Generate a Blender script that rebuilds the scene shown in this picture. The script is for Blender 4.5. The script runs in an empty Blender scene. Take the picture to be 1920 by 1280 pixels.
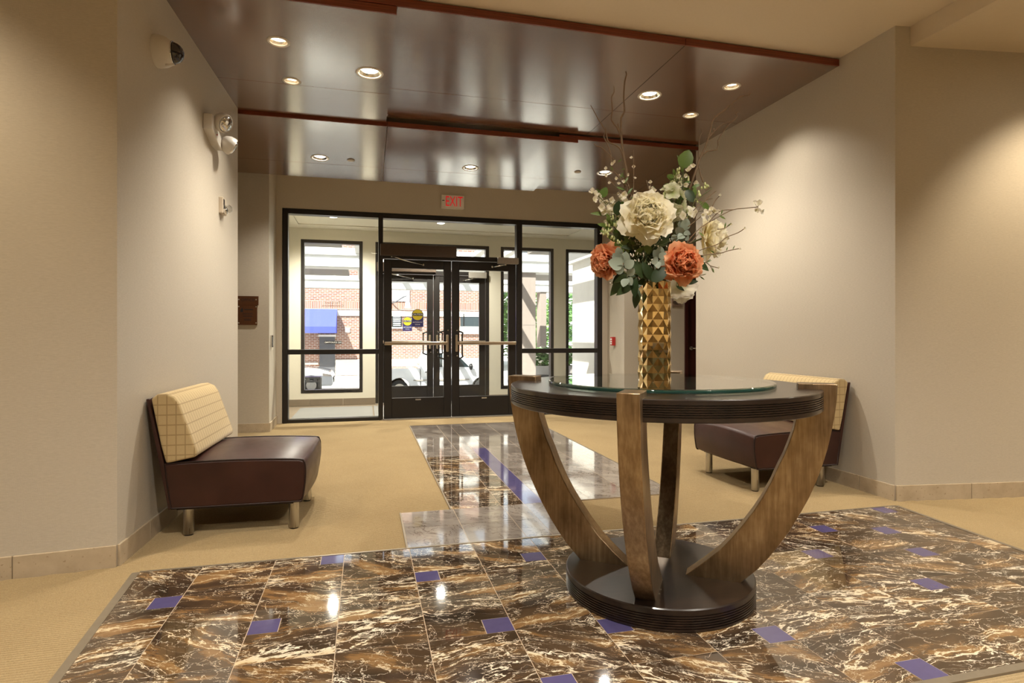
import bpy, bmesh, math, random
from mathutils import Vector, Matrix
from mathutils.bvhtree import BVHTree

random.seed(11)
S = bpy.context.scene
COL = S.collection
R = math.radians

# ------------------------------------------------------------------ camera
F, U0, V0, H = 1092.0, 960.0, 630.0, 1.055
TH = math.atan(275 / F)
cam_d = bpy.data.cameras.new('camera')
cam_d.sensor_width = 36.0
cam_d.lens = F / 1920 * 36
cam_d.shift_y = -10 / 1920
cam_d.clip_start = 0.02
cam_d.clip_end = 300
cam = bpy.data.objects.new('camera', cam_d)
COL.objects.link(cam)
cam.location = (0, 0, H)
cam.rotation_euler = (R(90), 0, -TH)
S.camera = cam
FW = Vector((math.sin(TH), math.cos(TH), 0)); RT = Vector((math.cos(TH), -math.sin(TH), 0)); UP = Vector((0, 0, 1))
CAM = Vector((0, 0, H))

def ray(u, v): return FW + (u - U0) / F * RT + (V0 - v) / F * UP
def at_depth(u, v, t): return CAM + ray(u, v) * t
def at_y(u, v, Y):
    d = ray(u, v); return CAM + d * (Y / d.y)
def at_x(u, v, X):
    d = ray(u, v); return CAM + d * (X / d.x)
def at_z(u, v, z):
    d = ray(u, v); return CAM + d * ((z - H) / d.z)
def X_at(u, Y): return at_y(u, 600, Y).x

# ------------------------------------------------------------------ light
S.view_settings.view_transform = 'Standard'
S.view_settings.look = 'None'
S.view_settings.gamma = 1.0
S.view_settings.use_curve_mapping = False
S.view_settings.exposure = 1.46
S.cycles.use_denoising = True
S.cycles.max_bounces = 8
S.cycles.diffuse_bounces = 4
S.cycles.glossy_bounces = 4
S.cycles.transparent_max_bounces = 16
S.cycles.sample_clamp_indirect = 6.0

world = bpy.data.worlds.new('world'); S.world = world
world.use_nodes = True
wn = world.node_tree.nodes; wl = world.node_tree.links
bg = wn['Background']
sky = wn.new('ShaderNodeTexSky'); sky.sky_type = 'HOSEK_WILKIE'
sky.sun_direction = (-0.45, -0.50, 0.74); sky.turbidity = 3.0; sky.ground_albedo = 0.4
hs = wn.new('ShaderNodeHueSaturation'); hs.inputs['Saturation'].default_value = .30
wl.new(sky.outputs[0], hs.inputs['Color']); wl.new(hs.outputs[0], bg.inputs[0]); bg.inputs[1].default_value = 4.0

sun_d = bpy.data.lights.new('sun_offscreen', 'SUN'); sun_d.energy = 7.0; sun_d.angle = R(0.6); sun_d.color = (1.0, 0.95, 0.87)
sun = bpy.data.objects.new('sun_offscreen', sun_d); COL.objects.link(sun)
sun.rotation_euler = Vector((0.45, 0.50, -0.74)).to_track_quat('-Z', 'Y').to_euler()
sun.location = (5, -10, 20)

# ------------------------------------------------------------------ object helpers
WO = {}

def setp(o, label=None, cat=None, group=None, kind=None):
    if label: o['label'] = label
    if cat: o['category'] = cat
    if group: o['group'] = group
    if kind: o['kind'] = kind
    return o

def link_mesh(name, me, m, parent=None, smooth=False, origin=None):
    if m is not None:
        me.materials.clear()
        for mm in (m if isinstance(m, (list, tuple)) else [m]): me.materials.append(mm)
    if smooth:
        me.polygons.foreach_set('use_smooth', [True] * len(me.polygons))
    o = bpy.data.objects.new(name, me)
    COL.objects.link(o)
    if origin is None:
        xs = [v.co.x for v in me.vertices]; ys = [v.co.y for v in me.vertices]; zs = [v.co.z for v in me.vertices]
        origin = Vector(((min(xs) + max(xs)) / 2, (min(ys) + max(ys)) / 2, min(zs) if parent is None else (min(zs) + max(zs)) / 2))
    origin = Vector(origin)
    me.transform(Matrix.Translation(-origin))
    WO[o] = origin
    if parent is not None:
        o.parent = parent
        o.location = origin - WO[parent]
    else:
        o.location = origin
    return o

def build(name, bm, m, parent=None, smooth=False, origin=None, bevel=0, seg=2, auto=None):
    if auto is not None:
        for e in bm.edges:
            if len(e.link_faces) == 2 and e.calc_face_angle(0) > auto: e.smooth = False
        smooth = True
    me = bpy.data.meshes.new(name)
    bm.to_mesh(me); bm.free()
    o = link_mesh(name, me, m, parent, smooth, origin)
    if bevel:
        b = o.modifiers.new('bevel', 'BEVEL'); b.width = bevel; b.segments = seg; b.limit_method = 'ANGLE'; b.angle_limit = R(35)
        b.harden_normals = False
    return o

def thing(name, loc, label, cat, group=None, rz=0):
    o = bpy.data.objects.new(name, None); COL.objects.link(o)
    o.empty_display_size = 0.1
    o.location = loc; o.rotation_euler = (0, 0, rz)
    WO[o] = Vector(loc)
    return setp(o, label, cat, group)

def dup(root, loc=None, rz=None, parent=None):
    c = root.copy(); COL.objects.link(c)
    if parent is not None: c.parent = parent
    if loc is not None: c.location = loc
    if rz is not None: c.rotation_euler = (0, 0, rz)
    for ch in list(root.children): dup(ch, parent=c)
    return c

def bx(bm, x0, x1, y0, y1, z0, z1):
    vs = [bm.verts.new(p) for p in ((x0, y0, z0), (x1, y0, z0), (x1, y1, z0), (x0, y1, z0), (x0, y0, z1), (x1, y0, z1), (x1, y1, z1), (x0, y1, z1))]
    for f in ((0, 3, 2, 1), (4, 5, 6, 7), (0, 1, 5, 4), (1, 2, 6, 5), (2, 3, 7, 6), (3, 0, 4, 7)):
        bm.faces.new([vs[i] for i in f])
    return bm

def box(*a): return bx(bmesh.new(), *a)

def prism(bm, pts, d0, d1, axis='z'):
    """extrude polygon. axis z: pts (x,y); axis y: pts (x,z); axis x: pts (y,z)"""
    def mk(p, d):
        return {'z': (p[0], p[1], d), 'y': (p[0], d, p[1]), 'x': (d, p[0], p[1])}[axis]
    a = [bm.verts.new(mk(p, d0)) for p in pts]; b = [bm.verts.new(mk(p, d1)) for p in pts]
    n = len(pts)
    bm.faces.new(a); bm.faces.new(b[::-1])
    for i in range(n): bm.faces.new((a[i], b[i], b[(i + 1) % n], a[(i + 1) % n]))
    bmesh.ops.recalc_face_normals(bm, faces=bm.faces[:])
    return bm

def lathe(bm, prof, n=48, c=(0, 0, 0), axis='z', cap=True):
    rings = []
    for r, z in prof:
        ring = []
        for i in range(n):
            a = 2 * math.pi * i / n
            p = (r * math.cos(a), r * math.sin(a), z)
            if axis == 'y': p = (p[0], p[2], p[1])
            if axis == 'x': p = (p[2], p[0], p[1])
            ring.append(bm.verts.new((p[0] + c[0], p[1] + c[1], p[2] + c[2])))
        rings.append(ring)
    for k in range(len(rings) - 1):
        for i in range(n):
            bm.faces.new((rings[k][i], rings[k][(i + 1) % n], rings[k + 1][(i + 1) % n], rings[k + 1][i]))
    if cap:
        bm.faces.new(rings[0][::-1]); bm.faces.new(rings[-1])
    bmesh.ops.recalc_face_normals(bm, faces=bm.faces[:])
    return bm

def tube(bm, pts, rad, n=8, closed=False):
    pts = [Vector(p) for p in pts]
    m = len(pts)
    rr = rad if isinstance(rad, (list, tuple)) else [rad] * m
    rings = []; prev = None
    for i, p in enumerate(pts):
        if closed: t = pts[(i + 1) % m] - pts[i - 1]
        elif i == 0: t = pts[1] - pts[0]
        elif i == m - 1: t = pts[-1] - pts[-2]
        else: t = (pts[i + 1] - p).normalized() + (p - pts[i - 1]).normalized()
        if t.length < 1e-9: t = Vector((0, 0, 1))
        t.normalize()
        if prev is None:
            a = Vector((0, 0, 1)) if abs(t.z) < .9 else Vector((1, 0, 0))
            u = t.cross(a).normalized()
        else:
            u = (prev - t * prev.dot(t))
            u = u.normalized() if u.length > 1e-6 else t.orthogonal().normalized()
        prev = u; w = t.cross(u)
        rings.append([bm.verts.new(p + (u * math.cos(2 * math.pi * k / n) + w * math.sin(2 * math.pi * k / n)) * rr[i]) for k in range(n)])
    last = m if closed else m - 1
    for i in range(last):
        A, B = rings[i], rings[(i + 1) % m]
        for k in range(n): bm.faces.new((A[k], A[(k + 1) % n], B[(k + 1) % n], B[k]))
    if not closed:
        bm.faces.new(rings[0][::-1]); bm.faces.new(rings[-1])
    return bm

def smooth_path(pts, sub=4):
    pts = [Vector(p) for p in pts]; out = []
    for i in range(len(pts) - 1):
        p0 = pts[max(i - 1, 0)]; p1 = pts[i]; p2 = pts[i + 1]; p3 = pts[min(i + 2, len(pts) - 1)]
        for k in range(sub):
            t = k / sub
            out.append(0.5 * ((2 * p1) + (p2 - p0) * t + (2 * p0 - 5 * p1 + 4 * p2 - p3) * t * t + (3 * p1 - p0 - 3 * p2 + p3) * t ** 3))
    out.append(pts[-1]); return out

def text_mesh(s, size, m, name, parent, mat4, extrude=0.0008, origin=None, align='CENTER', xs=1.0):
    cu = bpy.data.curves.new(name + '_curve', 'FONT'); cu.body = s; cu.size = size; cu.extrude = extrude
    cu.align_x = align; cu.align_y = 'CENTER'; cu.resolution_u = 3
    to = bpy.data.objects.new(name, cu); COL.objects.link(to)
    dg = bpy.context.evaluated_depsgraph_get()
    me = bpy.data.meshes.new_from_object(to.evaluated_get(dg))
    bpy.data.objects.remove(to)
    me.transform(mat4 @ Matrix.Diagonal((xs, 1, 1, 1)))
    return link_mesh(name, me, m, parent)

def face_minus_y(x, y, z, mirror=False):
    """text standing upright, readable by somebody looking along +Y (mirror: seen from behind)"""
    return Matrix.Translation((x, y, z)) @ Matrix.Rotation(R(90), 4, 'X') @ (Matrix.Diagonal((-1, 1, 1, 1)) if mirror else Matrix.Identity(4))

def cut_holes(o, holes):
    """holes: world (x, y, z0, z1, r) drilled out of object o"""
    bm = bmesh.new()
    for x, y, z0, z1, r in holes: lathe(bm, [(r, z0), (r, z1)], 32, (x, y, 0))
    me = bpy.data.meshes.new('drill'); bm.to_mesh(me); bm.free()
    c = bpy.data.objects.new('drill', me); COL.objects.link(c)
    md = o.modifiers.new('cut', 'BOOLEAN'); md.object = c; md.operation = 'DIFFERENCE'; md.solver = 'EXACT'
    dg = bpy.context.evaluated_depsgraph_get()
    dg.update()
    nm = bpy.data.meshes.new_from_object(o.evaluated_get(dg))
    o.modifiers.clear(); o.data = nm
    bpy.data.objects.remove(c)

# ------------------------------------------------------------------ materials
class NT:
    def __init__(s, name):
        s.m = bpy.data.materials.new(name); s.m.use_nodes = True
        s.t = s.m.node_tree; s.n = s.t.nodes; s.l = s.t.links
        s.b = s.n['Principled BSDF']; s.out = s.n['Material Output']
    def node(s, typ, **k):
        nd = s.n.new(typ)
        for a, v in k.items():
            if a.startswith('i_'):
                key = a[2:]
                key = int(key) if key.isdigit() else key
                s.put(nd.inputs[key], v)
            else: setattr(nd, a, v)
        return nd
    def put(s, sock, v):
        if isinstance(v, bpy.types.NodeSocket): s.l.new(v, sock)
        elif isinstance(v, bpy.types.Node): s.l.new(v.outputs[0], sock)
        else:
            if isinstance(v, (tuple, list)) and len(v) == 3 and sock.type == 'RGBA': v = (*v, 1)
            sock.default_value = v
    def set(s, **k):
        names = dict(base='Base Color', rough='Roughness', metal='Metallic', normal='Normal', coat='Coat Weight', coatr='Coat Roughness', spec='Specular IOR Level', emis='Emission Color', emis_s='Emission Strength', trans='Transmission Weight', ior='IOR', aniso='Anisotropic', sheen='Sheen Weight', alpha='Alpha', sss='Subsurface Weight')
        for a, v in k.items(): s.put(s.b.inputs[names[a]], v)
        return s
    def math(s, op, a, b=None, c=None, clamp=False):
        nd = s.n.new('ShaderNodeMath'); nd.operation = op; nd.use_clamp = clamp
        s.put(nd.inputs[0], a)
        if b is not None: s.put(nd.inputs[1], b)
        if c is not None: s.put(nd.inputs[2], c)
        return nd.outputs[0]
    def vmath(s, op, a, b=None):
        nd = s.n.new('ShaderNodeVectorMath'); nd.operation = op
        s.put(nd.inputs[0], a)
        if b is not None: s.put(nd.inputs[1], b)
        return nd.outputs[0]
    def noise(s, vec, scale, detail=4, rough=.55, dist=0.0, out=0):
        nd = s.node('ShaderNodeTexNoise', i_Scale=scale, i_Detail=detail, i_Roughness=rough, i_Distortion=dist)
        if vec is not None: s.put(nd.inputs['Vector'], vec)
        return nd.outputs[out]
    def ramp(s, fac, stops, interp='LINEAR'):
        nd = s.n.new('ShaderNodeValToRGB'); nd.color_ramp.interpolation = interp
        e = nd.color_ramp.elements
        while len(e) > 1: e.remove(e[-1])
        e[0].position = stops[0][0]; e[0].color = (*stops[0][1], 1)
        for p, c in stops[1:]:
            x = e.new(p); x.color = (*c, 1)
        s.put(nd.inputs[0], fac); return nd.outputs[0]
    def mix(s, fac, a, b, blend='MIX'):
        nd = s.n.new('ShaderNodeMix'); nd.data_type = 'RGBA'; nd.blend_type = blend
        s.put(nd.inputs[0], fac); s.put(nd.inputs[6], a); s.put(nd.inputs[7], b); return nd.outputs[2]
    def maprange(s, v, a, b, c=0.0, d=1.0):
        nd = s.node('ShaderNodeMapRange', i_1=a, i_2=b, i_3=c, i_4=d); s.put(nd.inputs[0], v); return nd.outputs[0]
    def coord(s, which='Object'):
        return s.n.new('ShaderNodeTexCoord').outputs[which]
    def geo_pos(s): return s.n.new('ShaderNodeNewGeometry').outputs['Position']
    def rand(s): return s.n.new('ShaderNodeObjectInfo').outputs['Random']
    def mapping(s, vec, scale=(1, 1, 1), rot=(0, 0, 0), loc=(0, 0, 0)):
        nd = s.node('ShaderNodeMapping'); s.put(nd.inputs[0], vec)
        nd.inputs['Scale'].default_value = scale; nd.inputs['Rotation'].default_value = rot; nd.inputs['Location'].default_value = loc
        return nd.outputs[0]
    def sep(s, v):
        nd = s.n.new('ShaderNodeSeparateXYZ'); s.put(nd.inputs[0], v); return nd.outputs
    def bump(s, h, strength=.3, dist=.01):
        nd = s.node('ShaderNodeBump', i_Strength=strength, i_Distance=dist); s.put(nd.inputs['Height'], h); s.l.new(nd.outputs[0], s.b.inputs['Normal']); return nd

def simple(name, base, rough=.5, metal=0.0, **k):
    t = NT(name); t.set(base=base, rough=rough, metal=metal, **k); return t.m

def varied(name, base, rough=.5, metal=0.0, amt=.12, scale=30, **k):
    t = NT(name); n = t.noise(t.coord(), scale, 4)
    c = Vector(base)
    t.set(base=t.mix(n, tuple(c * (1 - amt)), tuple(c * (1 + amt))), rough=rough, metal=metal, **k); return t.m

def m_wall():
    t = NT('woven_wallcovering'); p = t.geo_pos()
    a = t.noise(t.mapping(p, (40, 40, 420)), 1.0, 3)
    b = t.noise(t.mapping(p, (420, 420, 60)), 1.0, 2)
    c = t.noise(p, 900, 2)
    h = t.math('ADD', t.math('ADD', a, b), t.math('MULTIPLY', c, .6))
    t.set(base=t.ramp(t.noise(t.mapping(p, (50, 50, 300)), 1.0, 3), [(.3, (.50, .445, .36)), (.7, (.56, .50, .41))]), rough=.48, spec=.35)
    t.bump(h, .35, .0012)
    return t.m

def m_paint(name, col, rough=.7):
    t = NT(name); n = t.noise(t.geo_pos(), 60, 3)
    c = Vector(col); t.set(base=t.mix(n, tuple(c * .96), tuple(c * 1.03)), rough=rough, spec=.3); t.bump(n, .08, .002); return t.m

def m_carpet():
    t = NT('ribbed_carpet'); p = t.geo_pos()
    fib = t.noise(t.mapping(p, (500, 900, 500)), 1.0, 3)
    big = t.noise(p, 2.2, 4)
    col = t.ramp(t.noise(t.mapping(p, (260, 380, 260)), 1.0, 3), [(.25, (.34, .25, .135)), (.5, (.415, .312, .170)), (.75, (.49, .375, .215))])
    col = t.mix(t.maprange(big, .35, .7), col, t.mix(1.0, col, (.92, .91, .90), 'MULTIPLY'))
    t.set(base=col, rough=.95, spec=.1)
    t.bump(fib, .6, .003); return t.m

def marble_coords(t, s=(1, 1, 1), a0=.3, a1=.9, warp=.10, wsc=5):
    o = t.coord(); r = t.rand()
    cx = t.node('ShaderNodeCombineXYZ'); t.put(cx.inputs[0], t.math('MULTIPLY', r, 71.3)); t.put(cx.inputs[1], t.math('MULTIPLY', r, 37.7)); t.put(cx.inputs[2], t.math('MULTIPLY', r, 11.1))
    rot = t.node('ShaderNodeVectorRotate', rotation_type='Z_AXIS'); t.put(rot.inputs[0], o)
    t.put(rot.inputs['Angle'], t.math('MULTIPLY_ADD', t.math('FRACT', t.math('MULTIPLY', r, 17.0)), a1, a0))
    v = t.vmath('ADD', rot.outputs[0], cx.outputs[0])
    w = t.noise(v, wsc, 3, .5, 0, 1)
    w = t.vmath('MULTIPLY', t.vmath('SUBTRACT', w, (.5, .5, .5)), (warp, warp, warp))
    return t.mapping(t.vmath('ADD', v, w), s)

def m_dark_marble():
    t = NT('dark_veined_marble')
    v = marble_coords(t, (4.2, 15.0, 4.2), -.30, 1.0, .07, 7)
    n1 = t.noise(v, .72, 6, .60, .1)
    base = t.ramp(n1, [(.32, (.026, .017, .011)), (.46, (.060, .036, .020)), (.54, (.095, .055, .028)), (.60, (.21, .115, .045)), (.74, (.31, .18, .08))])
    n2 = t.noise(v, 1.05, 7, .60, .25)
    mask = t.noise(v, .36, 3, .6)
    thr = t.maprange(mask, .46, .76, .003, .052)
    d = t.math('ABSOLUTE', t.math('SUBTRACT', n2, .5))
    vein = t.math('MULTIPLY', t.math('SUBTRACT', 1.0, t.math('DIVIDE', d, thr), clamp=True), 2.6, clamp=True)
    n3 = t.noise(v, 1.9, 5, .60, .3)
    d3 = t.math('ABSOLUTE', t.math('SUBTRACT', n3, .52))
    v3 = t.math('MULTIPLY', t.math('SUBTRACT', 1.0, t.math('DIVIDE', d3, .010), clamp=True), t.maprange(mask, .44, .60, .0, 1.0))
    w = marble_coords(t, (6.0, 8.0, 6.0), .5, 1.6, .12, 6)
    n4 = t.noise(w, .8, 5, .6, .2)
    v4 = t.math('MULTIPLY', t.math('SUBTRACT', 1.0, t.math('DIVIDE', t.math('ABSOLUTE', t.math('SUBTRACT', n4, .48)), .0045), clamp=True), .9)
    vv = t.math('MAXIMUM', t.math('MAXIMUM', vein, v3), v4)
    col = t.mix(vv, base, t.ramp(n1, [(.42, (.78, .70, .56)), (.66, (.62, .49, .30))]))
    t.set(base=col, rough=.05, spec=.6, coat=.5, coatr=.02); return t.m

def m_light_marble():
    t = NT('grey_brown_marble')
    v = marble_coords(t, (4, 9, 4), .2, 1.4, .22, 5)
    n1 = t.noise(v, .8, 5, .6)
    base = t.ramp(n1, [(.3, (.15, .125, .105)), (.5, (.255, .22, .19)), (.7, (.36, .315, .27))])
    n2 = t.noise(v, 1.1, 6, .65, .7); mask = t.noise(v, .6, 2)
    d = t.math('ABSOLUTE', t.math('SUBTRACT', n2, .5))
    vein = t.math('SUBTRACT', 1.0, t.math('DIVIDE', d, t.maprange(mask, .4, .7, .006, .032)), clamp=True)
    t.set(base=t.mix(t.math('MULTIPLY', vein, .9), base, (.085, .052, .033)), rough=.07, spec=.6, coat=.3, coatr=.03); return t.m

def m_wood():
    t = NT('glossy_wood_veneer'); v = t.coord(); r = t.rand()
    cx = t.node('ShaderNodeCombineXYZ'); t.put(cx.inputs[1], t.math('MULTIPLY', r, 9.0))
    v = t.vmath('ADD', v, cx.outputs[0])
    g = t.noise(t.mapping(v, (1.2, 26, 26)), 1.6, 6, .65)
    f = t.noise(t.mapping(v, (4, 300, 300)), 1.0, 3)
    k = t.noise(t.mapping(v, (.8, 1.6, 1)), 1.3, 3)
    h = t.math('ADD', t.math('MULTIPLY', g, .6), t.math('ADD', t.math('MULTIPLY', f, .2), t.math('MULTIPLY', k, .25)))
    t.set(base=t.ramp(h, [(.35, (.085, .036, .016)), (.52, (.145, .065, .028)), (.7, (.21, .10, .045))]), rough=t.maprange(f, .2, .8, .20, .28), spec=1.0, coat=1.0, coatr=.15); t.b.inputs['Coat IOR'].default_value = 1.9
    t.bump(f, .06, .0008); return t.m

def m_edge_wood():
    t = NT('red_wood_edging'); v = t.coord()
    g = t.noise(t.mapping(v, (3, 60, 160)), 1.0, 4)
    t.set(base=t.ramp(g, [(.3, (.13, .024, .008)), (.7, (.24, .052, .018))]), rough=.35, spec=.5); return t.m

def m_espresso():
    t = NT('espresso_wood'); v = t.coord()
    n = t.noise(t.mapping(v, (5, 30, 12)), 1.5, 3, .5); n2 = t.noise(v, 120, 2)
    t.set(base=t.ramp(t.math('ADD', t.math('MULTIPLY', n, .8), t.math('MULTIPLY', n2, .15)), [(.3, (.010, .006, .005)), (.6, (.022, .012, .008)), (.8, (.038, .021, .014))]), rough=.28, spec=.5, coat=.25, coatr=.12)
    return t.m

def m_bronze():
    t = NT('brushed_bronze'); v = t.coord(); r = t.rand()
    cx = t.node('ShaderNodeCombineXYZ'); t.put(cx.inputs[0], t.math('MULTIPLY', r, 5.0))
    v = t.vmath('ADD', v, cx.outputs[0])
    s = t.noise(t.mapping(v, (90, 90, 6)), 1.0, 4, .6); b = t.noise(t.mapping(v, (6, 6, 4)), 1.0, 4, .6)
    h = t.math('ADD', t.math('MULTIPLY', s, .35), t.math('MULTIPLY', b, .65))
    t.set(base=t.ramp(h, [(.32, (.14, .092, .052)), (.5, (.31, .215, .125)), (.68, (.55, .42, .26))]), metal=.9, rough=t.maprange(s, .2, .8, .28, .42))
    t.bump(s, .08, .001); return t.m

def m_gold():
    t = NT('polished_gold'); n = t.noise(t.coord(), 14, 2)
    t.set(base=t.mix(n, (.86, .66, .34), (.95, .78, .46)), metal=1.0, rough=.05); return t.m

def m_leather():
    t = NT('brown_leather'); v = t.coord()
    g = t.noise(v, 260, 3); w = t.noise(t.mapping(v, (9, 5, 12)), 1.0, 2, .5); k = t.noise(v, 5, 3)
    t.set(base=t.ramp(k, [(.3, (.030, .0085, .006)), (.7, (.050, .016, .011))]), rough=t.maprange(w, .3, .7, .30, .40), spec=.45)
    t.bump(t.math('ADD', t.math('MULTIPLY', g, .10), w), .25, .006); return t.m

def m_plaid():
    t = NT('plaid_fabric'); p = t.sep(t.coord())
    def line(c, pitch, w):
        f = t.math('ABSOLUTE', t.math('SUBTRACT', t.math('FRACT', t.math('DIVIDE', t.math('ADD', c, 5.0), pitch)), .5))
        return t.math('LESS_THAN', f, w)
    ny = t.math('ABSOLUTE', t.sep(t.n.new('ShaderNodeNewGeometry').outputs['Normal'])[1]); end = t.math('GREATER_THAN', ny, .6)
    ly = t.math('MULTIPLY', line(p[1], .037, .075), t.math('SUBTRACT', 1.0, end)); lz = line(p[2], .052, .055); lx = t.math('MULTIPLY', line(p[0], .043, .06), end)
    lines = t.math('MAXIMUM', t.math('MAXIMUM', ly, lz), lx)
    n = t.noise(t.mapping(t.coord(), (700, 700, 700)), 1.0, 2)
    fab = t.mix(n, (.50, .37, .185), (.66, .52, .29))
    t.set(base=t.mix(t.math('MULTIPLY', lines, .75), fab, (.34, .235, .11)), rough=.9, spec=.2, sheen=.2)
    t.bump(t.math('SUBTRACT', t.math('MULTIPLY', n, .35), lines), .5, .003); return t.m

def m_steel(name='brushed_steel', col=(.62, .60, .56), rough=.3):
    t = NT(name); s = t.noise(t.mapping(t.coord(), (220, 220, 8)), 1.0, 3)
    c = Vector(col); t.set(base=t.mix(s, tuple(c * .8), tuple(c * 1.1)), metal=1.0, rough=t.maprange(s, .2, .8, rough * .8, rough * 1.2)); return t.m

def m_stone_base():
    t = NT('beige_limestone'); v = t.geo_pos(); n = t.noise(v, 9, 5, .6); s = t.noise(v, 70, 3)
    c = t.ramp(n, [(.3, (.42, .33, .22)), (.7, (.54, .44, .31))])
    t.set(base=t.mix(t.math('LESS_THAN', s, .33), c, (.36, .27, .17)), rough=.4, spec=.4); return t.m

def m_glass(name, tint=(.97, .985, .975), ior=1.45, boost=1.0):
    t = NT(name)
    for nd in list(t.n):
        if nd.type == 'BSDF_PRINCIPLED': t.n.remove(nd)
    tr = t.node('ShaderNodeBsdfTransparent', i_0=tint); gl = t.node('ShaderNodeBsdfGlossy', i_Roughness=0.0); gl.inputs[0].default_value = (1, 1, 1, 1)
    fr = t.node('ShaderNodeFresnel', i_IOR=ior); f = t.math('MULTIPLY', fr.outputs[0], boost, clamp=True)
    f = t.math('MULTIPLY', f, t.math('SUBTRACT', 1.0, t.n.new('ShaderNodeNewGeometry').outputs['Backfacing']))
    mx = t.node('ShaderNodeMixShader'); t.put(mx.inputs[0], f); t.l.new(tr.outputs[0], mx.inputs[1]); t.l.new(gl.outputs[0], mx.inputs[2])
    t.l.new(mx.outputs[0], t.out.inputs[0]); return t.m

def m_emit(name, col, s):
    t = NT(name); t.set(base=(.8, .8, .8), rough=.5, emis=col, emis_s=s); return t.m

def m_brick():
    t = NT('red_brick_wall'); p = t.sep(t.geo_pos())
    cx = t.node('ShaderNodeCombineXYZ'); t.put(cx.inputs[0], p[0]); t.put(cx.inputs[1], p[2])
    br = t.node('ShaderNodeTexBrick', i_Scale=1.0); t.put(br.inputs['Vector'], cx.outputs[0])
    br.inputs['Color1'].default_value = (.20, .075, .045, 1); br.inputs['Color2'].default_value = (.29, .13, .085, 1); br.inputs['Mortar'].default_value = (.46, .42, .37, 1)
    br.inputs['Mortar Size'].default_value = .012; br.inputs['Brick Width'].default_value = .24; br.inputs['Row Height'].default_value = .085
    t.set(base=br.outputs[0], rough=.85); return t.m

def m_soldier():
    t = NT('soldier_brick_course'); p = t.sep(t.geo_pos())
    cx = t.node('ShaderNodeCombineXYZ'); t.put(cx.inputs[0], p[2]); t.put(cx.inputs[1], p[0])
    br = t.node('ShaderNodeTexBrick', i_Scale=1.0); br.offset = 0.0; t.put(br.inputs['Vector'], cx.outputs[0])
    br.inputs['Color1'].default_value = (.22, .09, .055, 1); br.inputs['Color2'].default_value = (.30, .15, .10, 1); br.inputs['Mortar'].default_value = (.46, .42, .37, 1)
    br.inputs['Mortar Size'].default_value = .012; br.inputs['Brick Width'].default_value = .6; br.inputs['Row Height'].default_value = .085
    t.set(base=br.outputs[0], rough=.85); return t.m

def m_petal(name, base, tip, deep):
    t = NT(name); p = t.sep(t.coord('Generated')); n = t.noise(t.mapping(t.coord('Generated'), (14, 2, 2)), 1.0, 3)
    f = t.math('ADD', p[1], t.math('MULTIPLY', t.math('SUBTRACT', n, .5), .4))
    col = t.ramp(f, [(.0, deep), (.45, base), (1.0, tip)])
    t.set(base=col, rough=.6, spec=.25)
    tl = t.node('ShaderNodeBsdfTranslucent'); t.put(tl.inputs[0], col)
    mx = t.node('ShaderNodeMixShader'); mx.inputs[0].default_value = .45
    t.l.new(t.b.outputs[0], mx.inputs[1]); t.l.new(tl.outputs[0], mx.inputs[2]); t.l.new(mx.outputs[0], t.out.inputs[0]); return t.m

def m_leaf(name, a, b, rough=.4):
    t = NT(name); r = t.rand(); n = t.noise(t.coord(), 45, 3)
    f = t.math('ADD', t.math('MULTIPLY', r, .6), t.math('MULTIPLY', n, .4))
    t.set(base=t.mix(f, a, b), rough=rough, spec=.35); return t.m

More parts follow.
